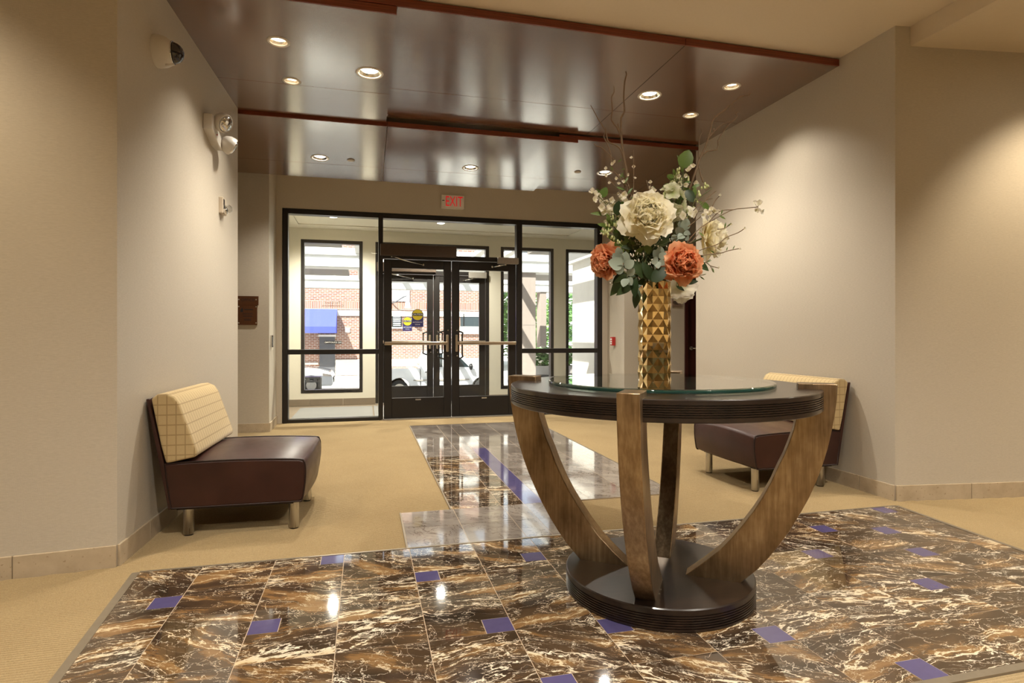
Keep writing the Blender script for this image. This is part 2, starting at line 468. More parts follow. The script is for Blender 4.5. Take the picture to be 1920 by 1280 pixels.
M = dict(
    wall=m_wall(), plaster=m_paint('ceiling_paint', (.70, .60, .46)), cream=m_paint('vestibule_paint', (.66, .62, .52)), carpet=m_carpet(),
    dmarble=m_dark_marble(), lmarble=m_light_marble(), purple=varied('purple_glass_tile', (.085, .072, .175), .08, amt=.12, spec=.6, coat=.4, coatr=.04),
    strip=varied('dull_metal_strip', (.32, .27, .20), .4, .6), wood=m_wood(), edge=m_edge_wood(), espresso=m_espresso(), bronze=m_bronze(), gold=m_gold(),
    leather=m_leather(), piping=varied('dark_piping', (.018, .006, .005), .4), plaid=m_plaid(), steel=m_steel(), chrome=m_steel('polished_steel', (.75, .74, .72), .14),
    brass=varied('satin_nickel', (.50, .41, .31), .30, .9, amt=.1, scale=8), base=m_stone_base(), bframe=varied('dark_bronze_aluminium', (.020, .017, .016), .38, .3, spec=.5),
    brownbox=varied('brown_aluminium', (.075, .050, .034), .45, .3), greybox=varied('grey_aluminium', (.36, .33, .29), .45, .4), glass=m_glass('clear_glass'), tglass=m_glass('table_glass', (.90, .97, .93), 1.5, 1.3),
    white=varied('white_plastic', (.62, .58, .52), .4, amt=.04), offwhite=varied('beige_plastic', (.55, .47, .36), .45, amt=.05), black=varied('black_plastic', (.012, .011, .011), .3), clear=m_glass('clear_plastic', (.85, .85, .85), 1.5, 2.0),
    signplate=varied('pale_sign_plate', (.80, .77, .70), .35, amt=.03), gedge=varied('green_glass_edge', (.012, .045, .035), .06, amt=.4, scale=6, spec=.8), grout=varied('tan_grout', (.42, .33, .23), .8),
    dome=simple('smoked_dome', (.012, .008, .009), .06, spec=.8), red=varied('red_plastic', (.45, .03, .025), .4), redlit=simple('red_sign_letter', (.50, .006, .014), .5, emis=(1.0, .005, .02, 1), emis_s=.14), darkdoor=varied('dark_mahogany', (.045, .008, .006), .35, amt=.2, scale=8),
    lit=m_emit('lamp_lit', (1.0, .93, .74), 9.0), warm=m_emit('lamp_warm', (1.0, .80, .55), 3.0), daylit=m_emit('lamp_daylit', (1.0, .98, .92), 5.0), reflector=simple('lamp_reflector', (.85, .80, .70), .18, 1.0), trimring=varied('lamp_trim', (.68, .62, .54), .4, .3),
    copper=varied('copper_plaque', (.15, .062, .028), .35, .8), pinkplaque=varied('bronze_plaque', (.42, .30, .23), .35, .6), ink=simple('black_ink', (.012, .010, .010), .6), yellow=varied('sticker_yellow', (.62, .50, .03), .5), navy=varied('sticker_navy', (.03, .03, .14), .5), paper=varied('white_paper', (.82, .82, .80), .7, amt=.03),
    mat=varied('grey_floor_mat', (.21, .205, .195), .9, amt=.25, scale=400), slate=varied('brown_floor_tile', (.20, .155, .11), .5, amt=.2, scale=6), brick=m_brick(), soldier=m_soldier(), stone=varied('pale_concrete', (.66, .62, .56), .85, amt=.08, scale=5), asphalt=varied('street_asphalt', (.33, .32, .31), .9), walk=varied('concrete_paving', (.68, .66, .62), .85, amt=.06, scale=3),
    beam=m_paint('canopy_white', (.66, .64, .61)), soffit=m_paint('canopy_soffit', (.22, .195, .175)), pillar=varied('pillar_stone', (.26, .215, .19), .85, amt=.1, scale=12), blue=varied('blue_awning', (.055, .075, .50), .6, amt=.06, scale=4), greydoor=varied('grey_steel_door', (.085, .085, .095), .5, amt=.05), carwhite=varied('white_car_paint', (.74, .75, .77), .18, amt=.02, coat=1.0, coatr=.03), carglass=simple('dark_car_glass', (.02, .03, .035), .04, spec=.8), tyre=varied('black_tyre', (.02, .02, .02), .8), siding=varied('lavender_siding', (.62, .60, .66), .7, amt=.05),
    twig=varied('brown_twig', (.15, .095, .048), .7, amt=.35, scale=60), greentwig=varied('green_stem', (.10, .11, .035), .6, amt=.3), cream_petal=m_petal('cream_petal', (.97, .90, .62), (.98, .94, .80), (.97, .80, .34)), coral_petal=m_petal('coral_petal', (.82, .29, .12), (.90, .50, .28), (.62, .09, .06)), white_petal=m_petal('white_petal', (.88, .83, .68), (.92, .88, .80), (.75, .72, .45)), green_petal=m_petal('pale_green_petal', (.58, .60, .38), (.76, .73, .58), (.36, .42, .14)),
    dleaf=m_leaf('dark_green_leaf', (.012, .028, .010), (.045, .070, .018)), gleaf=m_leaf('green_leaf', (.06, .12, .022), (.15, .21, .05)), eleaf=m_leaf('grey_green_leaf', (.17, .21, .165), (.30, .34, .27), .55), bud=varied('pale_green_bud', (.52, .55, .26), .6, amt=.3, scale=40), wbud=varied('white_bud', (.85, .78, .68), .6), foliage=m_leaf('tree_foliage', (.05, .13, .035), (.20, .34, .10), .6), planter=varied('grey_planter', (.33, .31, .30), .7),
)
# ------------------------------------------------------------------ floor
PITX, PITY, X0, Y0 = .3087, .30, -.715, 2.915
RIB = .0155
def carpet_mesh():
    """slab whose top carries the carpet's real ribs, running along X"""
    bm = box(-5.2, 8.2, -4.2, 7.62, -.15, -.012); prev = None; n = int((7.44 + 4.2) / RIB)
    rows = []
    for i in range(n * 8 + 1):
        f = (i % 8) / 8; rows.append((-4.2 + i * RIB / 8, -.0105 * (1 - math.sin(math.pi * f) ** .85)))
    rows += [(-4.2 + n * RIB + .004, 0), (7.62, 0)]
    for y, z in rows:
        cur = (bm.verts.new((-5.2, y, z)), bm.verts.new((8.2, y, z)))
        if prev: bm.faces.new((prev[0], prev[1], cur[1], cur[0]))
        prev = cur
    return bm
floor = build('floor', carpet_mesh(), M['carpet'], origin=(0, 0, 0))
setp(floor, 'beige ribbed carpet floor with inlaid marble tiles', 'floor', kind='structure')

def clip_poly(poly, clip):
    out = poly
    n = len(clip)
    for i in range(n):
        a = Vector(clip[i]); b = Vector(clip[(i + 1) % n]); d = b - a
        inside = lambda p: d.x * (p[1] - a.y) - d.y * (p[0] - a.x) >= -1e-9
        res = []
        for k in range(len(out)):
            p, q = out[k - 1], out[k]
            ip, iq = inside(p), inside(q)
            if ip != iq:
                dp = d.x * (p[1] - a.y) - d.y * (p[0] - a.x); dq = d.x * (q[1] - a.y) - d.y * (q[0] - a.x)
                t = dp / (dp - dq); res.append((p[0] + (q[0] - p[0]) * t, p[1] + (q[1] - p[1]) * t))
            if iq: res.append(q)
        out = res
        if len(out) < 3: return []
    return out

GAP, TZ = .0014, .005
def tile(poly, m, name='marble_tile', z=TZ):
    cx = sum(p[0] for p in poly) / len(poly); cy = sum(p[1] for p in poly) / len(poly)
    if abs(sum(poly[i - 1][0] * poly[i][1] - poly[i][0] * poly[i - 1][1] for i in range(len(poly)))) < .002: return
    bm = prism(bmesh.new(), poly, -.004, z)
    return build(name, bm, m, floor, origin=(cx, cy, 0))

rug = [(-.899 + .0745 * (-.70) / .9, 1.415), (3.107 - .0735 * .73 / .77, 1.415), (3.18, 2.915), (-.973, 2.915)]
rug[0] = (-.848, 1.415); rug[1] = (3.040, 1.415)
acc = {}
for x, y, hx, hy in [(-.715, 2.615, 'r', 't'), (-.406, 2.315, 'l', 't'), (-.098, 2.915, 'r', 't'), (.211, 2.615, 'l', 't'), (.52, 2.015, 'r', 'b'), (.828, 2.615, 'r', 'b'), (.828, 2.015, 'l', 't'), (.52, 1.715, 'l', 't'),
                     (1.446, 1.715, 'r', 'b'), (1.754, 1.415, 'r', 'b'), (2.372, 2.015, 'r', 't'), (2.68, 2.315, 'r', 't'), (2.063, 2.315, 'l', 'b'), (2.372, 2.615, 'l', 'b'), (2.68, 2.615, 'l', 't'), (2.989, 2.915, 'l', 't'), (-.406, 1.715, 'r', 'b'), (.211, 1.415, 'r', 'b')]:
    i = round((x - X0) / PITX); j = round((Y0 - y) / PITY)
    acc[(i - (1 if hx == 'r' else 0), j - (1 if hy == 'b' else 0))] = (hx, hy)
A_ = .101
for i in range(-1, 13):
    for j in range(5):
        x0, x1 = X0 + i * PITX + GAP, X0 + (i + 1) * PITX - GAP
        y1, y0 = Y0 - j * PITY - GAP, Y0 - (j + 1) * PITY + GAP
        h = acc.get((i, j))
        if h:
            hx, hy = h
            ax0, ax1 = (x0, x0 + A_) if hx == 'l' else (x1 - A_, x1)
            ay0, ay1 = (y0, y0 + A_) if hy == 'b' else (y1 - A_, y1)
            pc = clip_poly([(ax0, ay0), (ax1, ay0), (ax1, ay1), (ax0, ay1)], rug)
            if pc: tile(pc, M['purple'], 'purple_accent_tile')
            bxm, bym = (ax1 + 2 * GAP if hx == 'l' else ax0 - 2 * GAP), (ay1 + 2 * GAP if hy == 'b' else ay0 - 2 * GAP)
            if (hx, hy) == ('l', 't'): L = [(x0, y0), (x1, y0), (x1, y1), (bxm, y1), (bxm, bym), (x0, bym)]
            elif (hx, hy) == ('r', 't'): L = [(x0, y0), (x1, y0), (x1, bym), (bxm, bym), (bxm, y1), (x0, y1)]
            elif (hx, hy) == ('l', 'b'): L = [(bxm, y0), (x1, y0), (x1, y1), (x0, y1), (x0, bym), (bxm, bym)]
            else: L = [(x0, y0), (bxm, y0), (bxm, bym), (x1, bym), (x1, y1), (x0, y1)]
        else: L = [(x0, y0), (x1, y0), (x1, y1), (x0, y1)]
        pc = clip_poly(L, rug)
        if len(pc) >= 3: tile(pc, M['dmarble'])

def grout(name, poly):
    build(name, prism(bmesh.new(), poly, -.011, TZ - .0008), M['grout'], floor)
grout('grout_bed', rug)

def strip(a, b, w=.028, z=.007):
    a = Vector((*a, 0)); b = Vector((*b, 0)); d = (b - a).normalized(); n = Vector((-d.y, d.x, 0)) * w
    a = a - d * .0; b = b + d * .0
    build('metal_edge_strip', prism(bmesh.new(), [(a.x, a.y), (b.x, b.y), ((b + n).x, (b + n).y), ((a + n).x, (a + n).y)], -.011, z), M['strip'], floor)
strip(rug[3], rug[0], -.03); strip(rug[2], rug[3], -.012); strip(rug[1], rug[2], -.022); strip(rug[0], rug[1], -.03)

# corridor strip of marble: light field, dark panel, purple line, front band
BX = [.507, .815, .963, 1.097, 1.4057, 1.7144, 2.02]
yr = [3.52 + k * .3087 for k in range(11)] + [6.90]
def rect_tile(x0, x1, y0, y1, m, n='marble_tile'): tile([(x0 + GAP, y0 + GAP), (x1 - GAP, y0 + GAP), (x1 - GAP, y1 - GAP), (x0 + GAP, y1 - GAP)], m, n)
for j in range(len(yr) - 1):
    for i in range(len(BX) - 1):
        dark = j <= 4 and i in (0, 1); pur = j <= 5 and i == 2
        rect_tile(BX[i], BX[i + 1], yr[j], yr[j + 1], M['purple' if pur else 'dmarble' if dark else 'lmarble'], 'purple_accent_tile' if pur else 'marble_tile')
grout('grout_bed', [(.507, 3.52), (2.02, 3.52), (2.02, 6.9), (.507, 6.9)])
for x0, x1 in ((.205, .517), (.517, .82), (.82, .963), (.963, 1.137)):
    for y0, y1 in ((2.932, 3.222), (3.222, 3.518)): rect_tile(x0, x1, y0, y1, M['lmarble'])
grout('grout_bed', [(.205, 2.932), (1.137, 2.932), (1.137, 3.518), (.205, 3.518)])
strip((.205, 3.518), (.205, 2.93), -.008); strip((2.02, 6.9), (.507, 6.9), -.008); strip((.507, 6.9), (.507, 3.52), -.008); strip((2.02, 3.52), (2.02, 6.9), -.008)

# ------------------------------------------------------------------ walls
def wall(name, poly, z0, z1, label, m='wall', origin=None):
    return setp(build(name, prism(bmesh.new(), poly, z0, z1), M[m], origin=origin), label, 'wall', kind='structure')

ZC = 3.048
LC, LE = (-1.106, 3.038), (-1.028, 5.25)
RC, RE = (3.30, 3.026), (3.30, 5.35)
wall('wall_left', [LC, LE, (-5.0, 5.25), (-5.0, 2.62)], 0, 3.2, 'beige textured wall block beside the plaid chair with camera dome')
wall('wall_right', [RC, (8.0, 2.38), (8.0, 5.35), RE], 0, 3.2, 'beige textured wall block behind the chair near the round table')
wall('wall_recess_left', [(-1.03, 6.89), (-1.045, 7.75), (-5.0, 7.75), (-5.0, 6.89)], 0, 3.2, 'narrow beige wall with copper office plaque left of the storefront')
wall('wall_recess_right', [(3.224, 6.90), (4.10, 6.90), (4.10, 7.75), (3.265, 7.75)], 0, 3.2, 'cream wall with red fire alarm box right of the storefront')
wall('wall_behind_door', [(4.10, 6.96), (8.0, 6.96), (8.0, 7.75), (4.10, 7.75)], 0, 3.2, 'beige wall around the dark wooden door')
sfw = thing('wall_storefront', (1.1, 7.55, 0), 'beige wall around the black framed glass entrance', 'wall'); sfw['kind'] = 'structure'
build('wall_header', box(-1.05, 3.28, 7.50, 7.64, 2.605, 3.2), M['wall'], sfw)
build('wall_pier', box(-1.05, -.975, 7.50, 7.64, 0, 2.605), M['wall'], sfw)
build('wall_pier', box(3.175, 3.28, 7.50, 7.64, 0, 2.605), M['wall'], sfw)
wall('wall_rear', [(-5.2, -4.2), (8.2, -4.2), (8.2, -4.0), (-5.2, -4.0)], 0, 3.2, 'beige rear wall of the lobby')
wall('wall_lobby_left', [(-5.2, -4.0), (-5.0, -4.0), (-5.0, 7.75), (-5.2, 7.75)], 0, 3.2, 'beige far left lobby wall')
wall('wall_lobby_right', [(8.0, -4.0), (8.2, -4.0), (8.2, 7.75), (8.0, 7.75)], 0, 3.2, 'beige far right lobby wall')

ceiling = setp(build('ceiling', box(-5.2, 8.2, -4.2, 7.62, ZC, 3.35), M['plaster'], origin=(0, 0, ZC)), 'cream plaster ceiling with dropped glossy wooden panels', 'ceiling', kind='structure')
soff = build('soffit', box(3.405, 8.0, -4.0, 3.02, 2.922, ZC + .01), M['plaster'], ceiling)

# limestone baseboard segments
def baseboard(name, a, b, label, h=.098, th=.012, seg=.40, off=0.0, flip=False):
    a = Vector((*a, 0)); b = Vector((*b, 0)); L = (b - a).length; d = (b - a) / L
    n = Vector((d.y, -d.x, 0)) * (th if not flip else -th)
    root = thing(name, (a.x, a.y, 0), label, 'baseboard'); root['kind'] = 'structure'
    s = 0.0; e = off if off > 0 else seg
    while s < L - 1e-4:
        e = min(e, L)
        p, q = a + d * (s + .0012), a + d * (e - .0012)
        build('stone_segment', prism(bmesh.new(), [(p.x, p.y), (q.x, q.y), ((q + n).x, (q + n).y), ((p + n).x, (p + n).y)], -.011, h), M['base'], root, bevel=.002, seg=1)
        s = e; e += seg
    return root
baseboard('baseboard_left', LC, LE, 'limestone baseboard along the left corridor wall', off=.35)
baseboard('baseboard_front_left', (-5.0, 2.62), LC, 'limestone baseboard under the splayed left lobby wall', off=.25, seg=.41)
baseboard('baseboard_right', RE, RC, 'limestone baseboard along the right corridor wall', off=.25, seg=.45)
baseboard('baseboard_front_right', RC, (8.0, 2.38), 'limestone baseboard under the splayed right lobby wall', off=.53, seg=.47)
baseboard('baseboard_recess_left', (-3.0, 6.89), (-1.03, 6.89), 'limestone baseboard under the copper office plaque')
baseboard('baseboard_return_left', (-1.03, 6.89), (-1.04, 7.50), 'limestone baseboard on the short return beside the storefront')
baseboard('baseboard_return_right', (3.262, 7.50), (3.224, 6.90), 'limestone baseboard below the red fire alarm box')
baseboard('baseboard_recess_right', (3.224, 6.90), (4.02, 6.90), 'limestone baseboard left of the dark wooden door')

# ------------------------------------------------------------------ wooden ceiling panels
LAMPS = dict(a=(-.541, 3.993, 2.945), b=(-.529, 4.587, 2.945), c=(.03, 4.31, 2.945), d=(2.222, 4.282, 2.994), e=(2.76, 3.971, 2.994), f=(2.771, 4.577, 2.994), g=(-.446, 6.204, 2.863), h=(1.097, 6.187, 2.864), i=(2.62, 6.12, 2.898))
RAD = dict(a=.068, b=.062, c=.094, d=.092, e=.066, f=.064, g=.088, h=.088, i=.088)
def panel(x0, x1, y0, y1, z0, z1, holes=''):
    o = build('wood_panel', box(x0, x1, y0, y1, z0, z1), M['wood'], ceiling, origin=((x0 + x1) / 2, (y0 + y1) / 2, z0))
    for k in holes:
        x, y, z = LAMPS[k]
        cut_local(o, x, y, z0, z1, RAD[k] - .006)
    return o
def cut_local(o, x, y, z0, z1, r):
    cut_holes(o, [(x - WO[o].x * 0, y, z0 - .02, z1 + .02, r)])
def edging(x0, x1, y0, y1, z0, z1): build('panel_edge', box(x0, x1, y0, y1, z0, z1), M['edge'], ceiling)
J = .0022
# front group, left layer drops lower
yf, yj, yb = 3.48, 4.65, 5.265
panel(-1.10, .18 - J, yf + .012, yj - J, 2.945, 2.990, 'abc'); panel(-1.08, .18 - J, yj + J, yb, 2.945, 2.990)
for kk in 'b': pass
panel(.18 + J, 2.07 - J, yf + .012, yj - J, 2.994, 3.040); panel(.18 + J, 2.07 - J, yj + J, yb, 2.994, 3.040)
panel(2.07 + J, 3.298, yf + .012, yj - J, 2.994, 3.040, 'def'); panel(2.07 + J, 3.298, yj + J, yb, 2.994, 3.040)
edging(-1.10, .178, yf, yf + .011, 2.945, 2.989)
edging(-1.10, 2.068, yf, yf + .011, 2.994, 3.040)
edging(2.072, 3.298, yf, yf + .011, 2.994, 3.040)
build('backing_board', box(-1.10, .178, yf + .012, yf + .10, 2.994, 3.040), M['edge'], ceiling)
# rear group: boards that tip down towards the storefront
SLOPE = -.063
def tilt(o):
    w = WO[o]
    for v in o.data.vertices: v.co.z += SLOPE * (v.co.y + w.y - 5.29)
    return o
rf, rj, rb = 5.29, 6.37, 6.82
tilt(panel(-3.0, .19 - J, rf + .012, rj - J, 2.920, 2.962, 'g')); tilt(panel(-3.0, .19 - J, rj + J, rb, 2.920, 2.962))
tilt(panel(.19 + J, 1.99, rf + .012, rj - J, 2.920, 2.962, 'h')); tilt(panel(.19 + J, 1.99, rj + J, rb, 2.920, 2.962))
tilt(panel(1.992, 3.29, rf + .012, rj - J, 2.950, 2.985, 'i')); tilt(panel(1.992, 3.29, rj + J, rb, 2.950, 2.985))
tilt(panel(3.292, 5.2, 5.37, rj - J, 2.950, 2.985)); tilt(panel(3.292, 5.2, rj + J, rb, 2.950, 2.985))
edging(-3.0, .188, rf, rf + .011, 2.920, 2.962); edging(.192, 1.99, rf, rf + .011, 2.920, 2.962); edging(1.80, 3.29, rf, rf + .011, 2.9655, 2.985); edging(1.992, 3.29, rf, rf + .011, 2.950, 2.965)

# ------------------------------------------------------------------ downlights
def spot(name, loc, tgt, power, angle, blend, col, size=.05, parent=None):
    d = bpy.data.lights.new(name, 'SPOT'); d.energy = power; d.spot_size = R(angle); d.spot_blend = blend; d.color = col; d.shadow_soft_size = size
    o = bpy.data.objects.new(name, d); COL.objects.link(o)
    loc = Vector(loc); o.location = loc if parent is None else loc - WO[parent]
    o.rotation_euler = (Vector(tgt) - loc).to_track_quat('-Z', 'Y').to_euler()
    if parent is not None: o.parent = parent
    WO[o] = loc
    return o

WARM = (1.0, .92, .79)
def downlight(loc, r, lamp, label, power=0, angle=110, blend=.6, tgt=None, depth=.04, col=WARM, name='recessed_downlight'):
    x, y, z = loc
    t = thing(name, (x, y, z), label, 'ceiling light')
    build('trim_ring', lathe(bmesh.new(), [(r - .014, z + .003), (r - .014, z - .004), (r - .002, z - .006), (r + .004, z - .001), (r + .004, z + .0005)], 36, (x, y, 0), cap=False), M['trimring'], t, smooth=True)
    build('reflector', lathe(bmesh.new(), [(r - .009, z + .002), (r * .82, z + depth * .6), (r * .6, z + depth)], 36, (x, y, 0), cap=False), M['reflector'], t, smooth=True)
    build('bulb', lathe(bmesh.new(), [(r * .72, z + depth * .78), (r * .6, z + depth * .5), (r * .3, z + depth * .36), (.002, z + depth * .33)], 24, (x, y, 0)), lamp, t, smooth=True)
    if power:
        spot('lamp_light', (x, y, z - .012), tgt or (x, y, 0), power, angle, blend, col, .04, t)
    return t
downlight(LAMPS['a'], RAD['a'], M['warm'], 'small dim recessed spotlight in the wooden panel nearest the camera dome', 20, 95, .9, (-1.0, 4.0, 0.0))
downlight(LAMPS['b'], RAD['b'], M['warm'], 'small dim recessed spotlight next to the panel joint above the left wall lights', 18, 95, .9, (-1.0, 4.6, 0.0))
downlight(LAMPS['c'], RAD['c'], M['lit'], 'large lit recessed downlight beside the step between two wooden panels', 62, 125, .7)
downlight(LAMPS['d'], RAD['d'], M['lit'], 'large glowing recessed downlight above the flower arrangement branches', 62, 125, .7)
downlight(LAMPS['e'], RAD['e'], M['warm'], 'small recessed spotlight in the right wooden panel closest to the plaster ceiling', 24, 110, .9, (3.15, 3.9, 0.0))
downlight(LAMPS['f'], RAD['f'], M['warm'], 'small recessed spotlight on the panel joint beside the willow twigs', 10, 110, .9, (3.1, 4.6, 0.0))
downlight(LAMPS['g'], RAD['g'], M['daylit'], 'lit recessed downlight next to the sprinkler in the rear wooden panel', 40, 130, .7, depth=.036).rotation_euler.x = SLOPE
downlight(LAMPS['h'], RAD['h'], M['daylit'], 'lit recessed downlight above the exit sign', 40, 130, .7, depth=.036).rotation_euler.x = SLOPE
downlight(LAMPS['i'], RAD['i'], M['daylit'], 'lit recessed downlight half hidden behind the left flower twigs', 40, 130, .7, depth=.03).rotation_euler.x = SLOPE
for (x, y, z), lab in (((-.143, 6.203, 2.863), 'small white sprinkler cap beside the rear left downlight'), ((2.306, 6.148, 2.896), 'small white sprinkler cap left of the flower twigs')):
    t = thing('sprinkler_cap', (x, y, z), lab, 'sprinkler')
    build('cover_plate', lathe(bmesh.new(), [(.038, z - .001), (.038, z - .005), (.032, z - .008), (.002, z - .009)], 28, (x, y, 0)), M['offwhite'], t, auto=R(40))
    build('collar', lathe(bmesh.new(), [(.030, z + .002), (.030, z - .001)], 24, (x, y, 0)), M['brass'], t)

# downlights of the lobby behind and beside the camera (plaster ceiling)
k = 0
for (x, y, z, tg, pw, ang) in [(.2, .75, ZC, None, 105, 135), (2.2, .75, ZC, None, 105, 135), (-2.2, 1.9, ZC, (-2.3, 2.9, .9), 60, 100), (-1.0, -1.2, ZC, None, 80, 140), (1.2, -1.2, ZC, None, 80, 140), (3.2, -1.2, ZC, None, 80, 140), (-3.0, -.4, ZC, None, 70, 140),
                               (4.35, 2.05, 2.922, (4.45, 2.95, 1.0), 62, 88), (5.6, 1.9, 2.922, (5.7, 2.75, 1.0), 62, 88), (5.2, -.5, 2.922, None, 70, 140)]:
    k += 1
    t = thing('surface_downlight', (x, y, z), ['round ceiling downlight over the lobby floor left of the table', 'round ceiling downlight over the lobby floor in front of the table', 'round ceiling downlight washing the splayed left wall', 'round ceiling downlight in the rear lobby, first of three in a row', 'round ceiling downlight in the rear lobby, middle of three in a row', 'round ceiling downlight in the rear lobby, last of three in a row', 'round ceiling downlight by the far left lobby wall', 'round soffit downlight washing the splayed right wall near its corner', 'round soffit downlight washing the splayed right wall away from its corner', 'round soffit downlight over the rear right lobby'][k - 1], 'ceiling light')
    build('trim_ring', lathe(bmesh.new(), [(.105, z), (.105, z - .008), (.09, z - .012), (.084, z - .004)], 32, (x, y, 0), cap=False), M['trimring'], t, smooth=True)
    build('bulb', lathe(bmesh.new(), [(.084, z - .001), (.07, z - .004), (.002, z - .006)], 28, (x, y, 0)), M['lit'], t, smooth=True)
    spot(['lobby_ceiling_lamp_offscreen', 'wall_wash_lamp_offscreen'][tg is not None], (x, y, z - .02), tg or (x, y, 0), pw, ang, .7, (1.0, .93, .82) if tg is None else (1.0, .83, .58), .06, t)

# ------------------------------------------------------------------ storefront
def mem(parent, x0, x1, z0, z1, y0, y1, m='bframe', name='frame_member', bev=.003):
    return build(name, box(x0, x1, y0, y1, z0, z1), M[m], parent, bevel=bev, seg=1)
def pane(parent, x0, x1, z0, z1, y, name='pane'):
    return build(name, box(x0, x1, y - .003, y + .003, z0, z1), M['glass'], parent)
SY = 7.55; SA, SB = 7.49, 7.61
def structure(name, loc, label, cat):
    t = thing(name, loc, label, cat); t['kind'] = 'structure'; return t
w1 = structure('window_1', (-.4, SY, 0), 'black framed glass sidelight left of the inner entrance doors', 'window')
for a in ((-.97, -.908, 0, 2.60), (.16, .216, 0, 2.60), (-.908, .16, 2.54, 2.60), (-.908, .16, 0, .042), (-.908, .16, .832, .892)): mem(w1, *a, SA, SB)
pane(w1, -.915, .165, .885, 2.545, SY); pane(w1, -.915, .165, .035, .84, SY)
w2 = structure('window_2', (1.09, SY, 2.03), 'clear glass transom above the inner entrance doors', 'window')
for a in ((.216, 1.953, 2.54, 2.60), (.216, 1.953, 2.035, 2.092)): mem(w2, *a, SA, SB)
pane(w2, .21, 1.96, 2.085, 2.545, SY)
w3 = structure('window_3', (2.56, SY, 0), 'black framed glass sidelight right of the inner entrance doors', 'window')
for a in ((1.953, 2.027, 0, 2.60), (3.10, 3.172, 0, 2.60), (2.027, 3.10, 2.54, 2.60), (2.027, 3.10, 0, .042), (2.027, 3.10, .828, .888)): mem(w3, *a, SA, SB)
pane(w3, 2.02, 3.105, .88, 2.545, SY); pane(w3, 2.02, 3.105, .035, .835, SY)

def door_leaf(name, x0, x1, y, label, hinge, inner=True, stick=True):
    d = structure(name, ((x0 + x1) / 2, y, 0), label, 'door')
    ya, yb_ = y - .022, y + .022
    mem(d, x0, x0 + .098, .012, 2.028, ya, yb_, name='stile'); mem(d, x1 - .098, x1, .012, 2.028, ya, yb_, name='stile')
    mem(d, x0 + .098, x1 - .098, 1.918, 2.028, ya, yb_, name='top_rail'); mem(d, x0 + .098, x1 - .098, .012, .268, ya, yb_, name='bottom_rail')
    pane(d, x0 + .095, x1 - .095, .262, 1.922, y)
    # panic bar and lever plate
    far = x0 + .005 if hinge == 'l' else x1 - .005
    lat = x1 - .055 if hinge == 'l' else x0 + .055
    a, b = min(far, lat), max(far, lat)
    bar = build('panic_bar', box(a, b, y - .085, y - .05, .942, .984), M['brass'], d, bevel=.006)
    build('push_pad', box(a + (b - a) * (.38 if hinge == 'l' else .05), b - (b - a) * (.05 if hinge == 'l' else .40), y - .094, y - .084, .946, .980), M['brass'], bar, bevel=.003)
    for xx in (a + .03, b - .03): build('bracket', box(xx - .015, xx + .015, y - .05, y - .02, .945, .98), M['black'], bar)
    build('lever_plate', box(lat - .016, lat + .016, y - .075, y - .02, .852, 1.075), M['brass'], d, bevel=.012, seg=3)
    for zz in (.80, 1.13):
        build('bolt', lathe(bmesh.new(), [(.009, -.006), (.009, .004)], 12, (lat + .012, y - .026, zz), axis='y'), M['chrome'], d)
    # pull handle on the far side
    hx = x1 - .15 if hinge == 'l' else x0 + .15
    tube_pts = [(hx + (.09 if hinge == 'l' else -.09), y + .02, 1.13), (hx, y + .05, 1.10), (hx, y + .07, 1.06), (hx, y + .07, .82), (hx, y + .05, .78), (hx + (.09 if hinge == 'l' else -.09), y + .02, .75)]
    build('pull_handle', tube(bmesh.new(), smooth_path(tube_pts, 5), .011, 8), M['black'], d, smooth=True)
    build('maker_label', box((x0 + x1) / 2 - .035, (x0 + x1) / 2 + .035, y - .024, y - .0215, .235, .252), M['chrome'], d)
    return d
d1 = door_leaf('door_1', .228, 1.083, SY, 'left leaf of the inner black framed glass doors with caution stickers', 'l')
d2 = door_leaf('door_2', 1.091, 1.945, SY, 'right leaf of the inner black framed glass doors without stickers', 'r')
setp(build('trim_1', box(.2, 1.96, 7.47, 7.63, 0, .011), M['greybox']), 'thin aluminium threshold under the inner glass doors', 'threshold', kind='structure')

op = thing('door_operator', (.66, 7.46, 2.05), 'long brown automatic door operator box above the inner left door', 'door operator')
build('housing', box(.18, 1.134, 7.40, 7.489, 2.062, 2.203), M['brownbox'], op, bevel=.004)
def arm(parent, pts, m='chrome', r=.008):
    build('arm', tube(bmesh.new(), pts, r, 8), M[m], parent, smooth=True)
    for p in (pts[0], pts[-1]): build('pivot', lathe(bmesh.new(), [(.013, p[2] - .012), (.013, p[2] + .012)], 14, (p[0], p[1], 0)), M[m], parent)
arm(op, [(.32, 7.45, 2.055), (.40, 7.40, 2.03), (.46, 7.41, 2.01), (.72, 7.50, 1.965)])
cl = thing('door_closer', (1.82, 7.46, 2.0), 'grey box door closer above the inner right door', 'door closer')
build('body', box(1.682, 1.962, 7.42, 7.489, 2.004, 2.086), M['greybox'], cl, bevel=.006)
arm(cl, [(1.79, 7.44, 1.995), (1.70, 7.42, 1.975), (1.62, 7.50, 1.965)], 'chrome', .010)

ex = thing('exit_sign', (1.092, 7.48, 2.695), 'lit red EXIT sign on the wall above the glass doors', 'exit sign')
build('housing', box(.946, 1.240, 7.455, 7.502, 2.695, 2.870), M['signplate'], ex, bevel=.006)
text_mesh('EXIT', .185, M['redlit'], 'lettering', ex, face_minus_y(1.108, 7.4545, 2.782), .0006, xs=.60)
build('indicator', box(.955, .985, 7.452, 7.456, 2.79, 2.80), M['black'], ex)
build('chevron', prism(bmesh.new(), [(.958, 2.775), (.968, 2.775), (.982, 2.745), (.968, 2.715), (.958, 2.715), (.970, 2.745)], 7.452, 7.456, 'y'), M['paper'], ex)

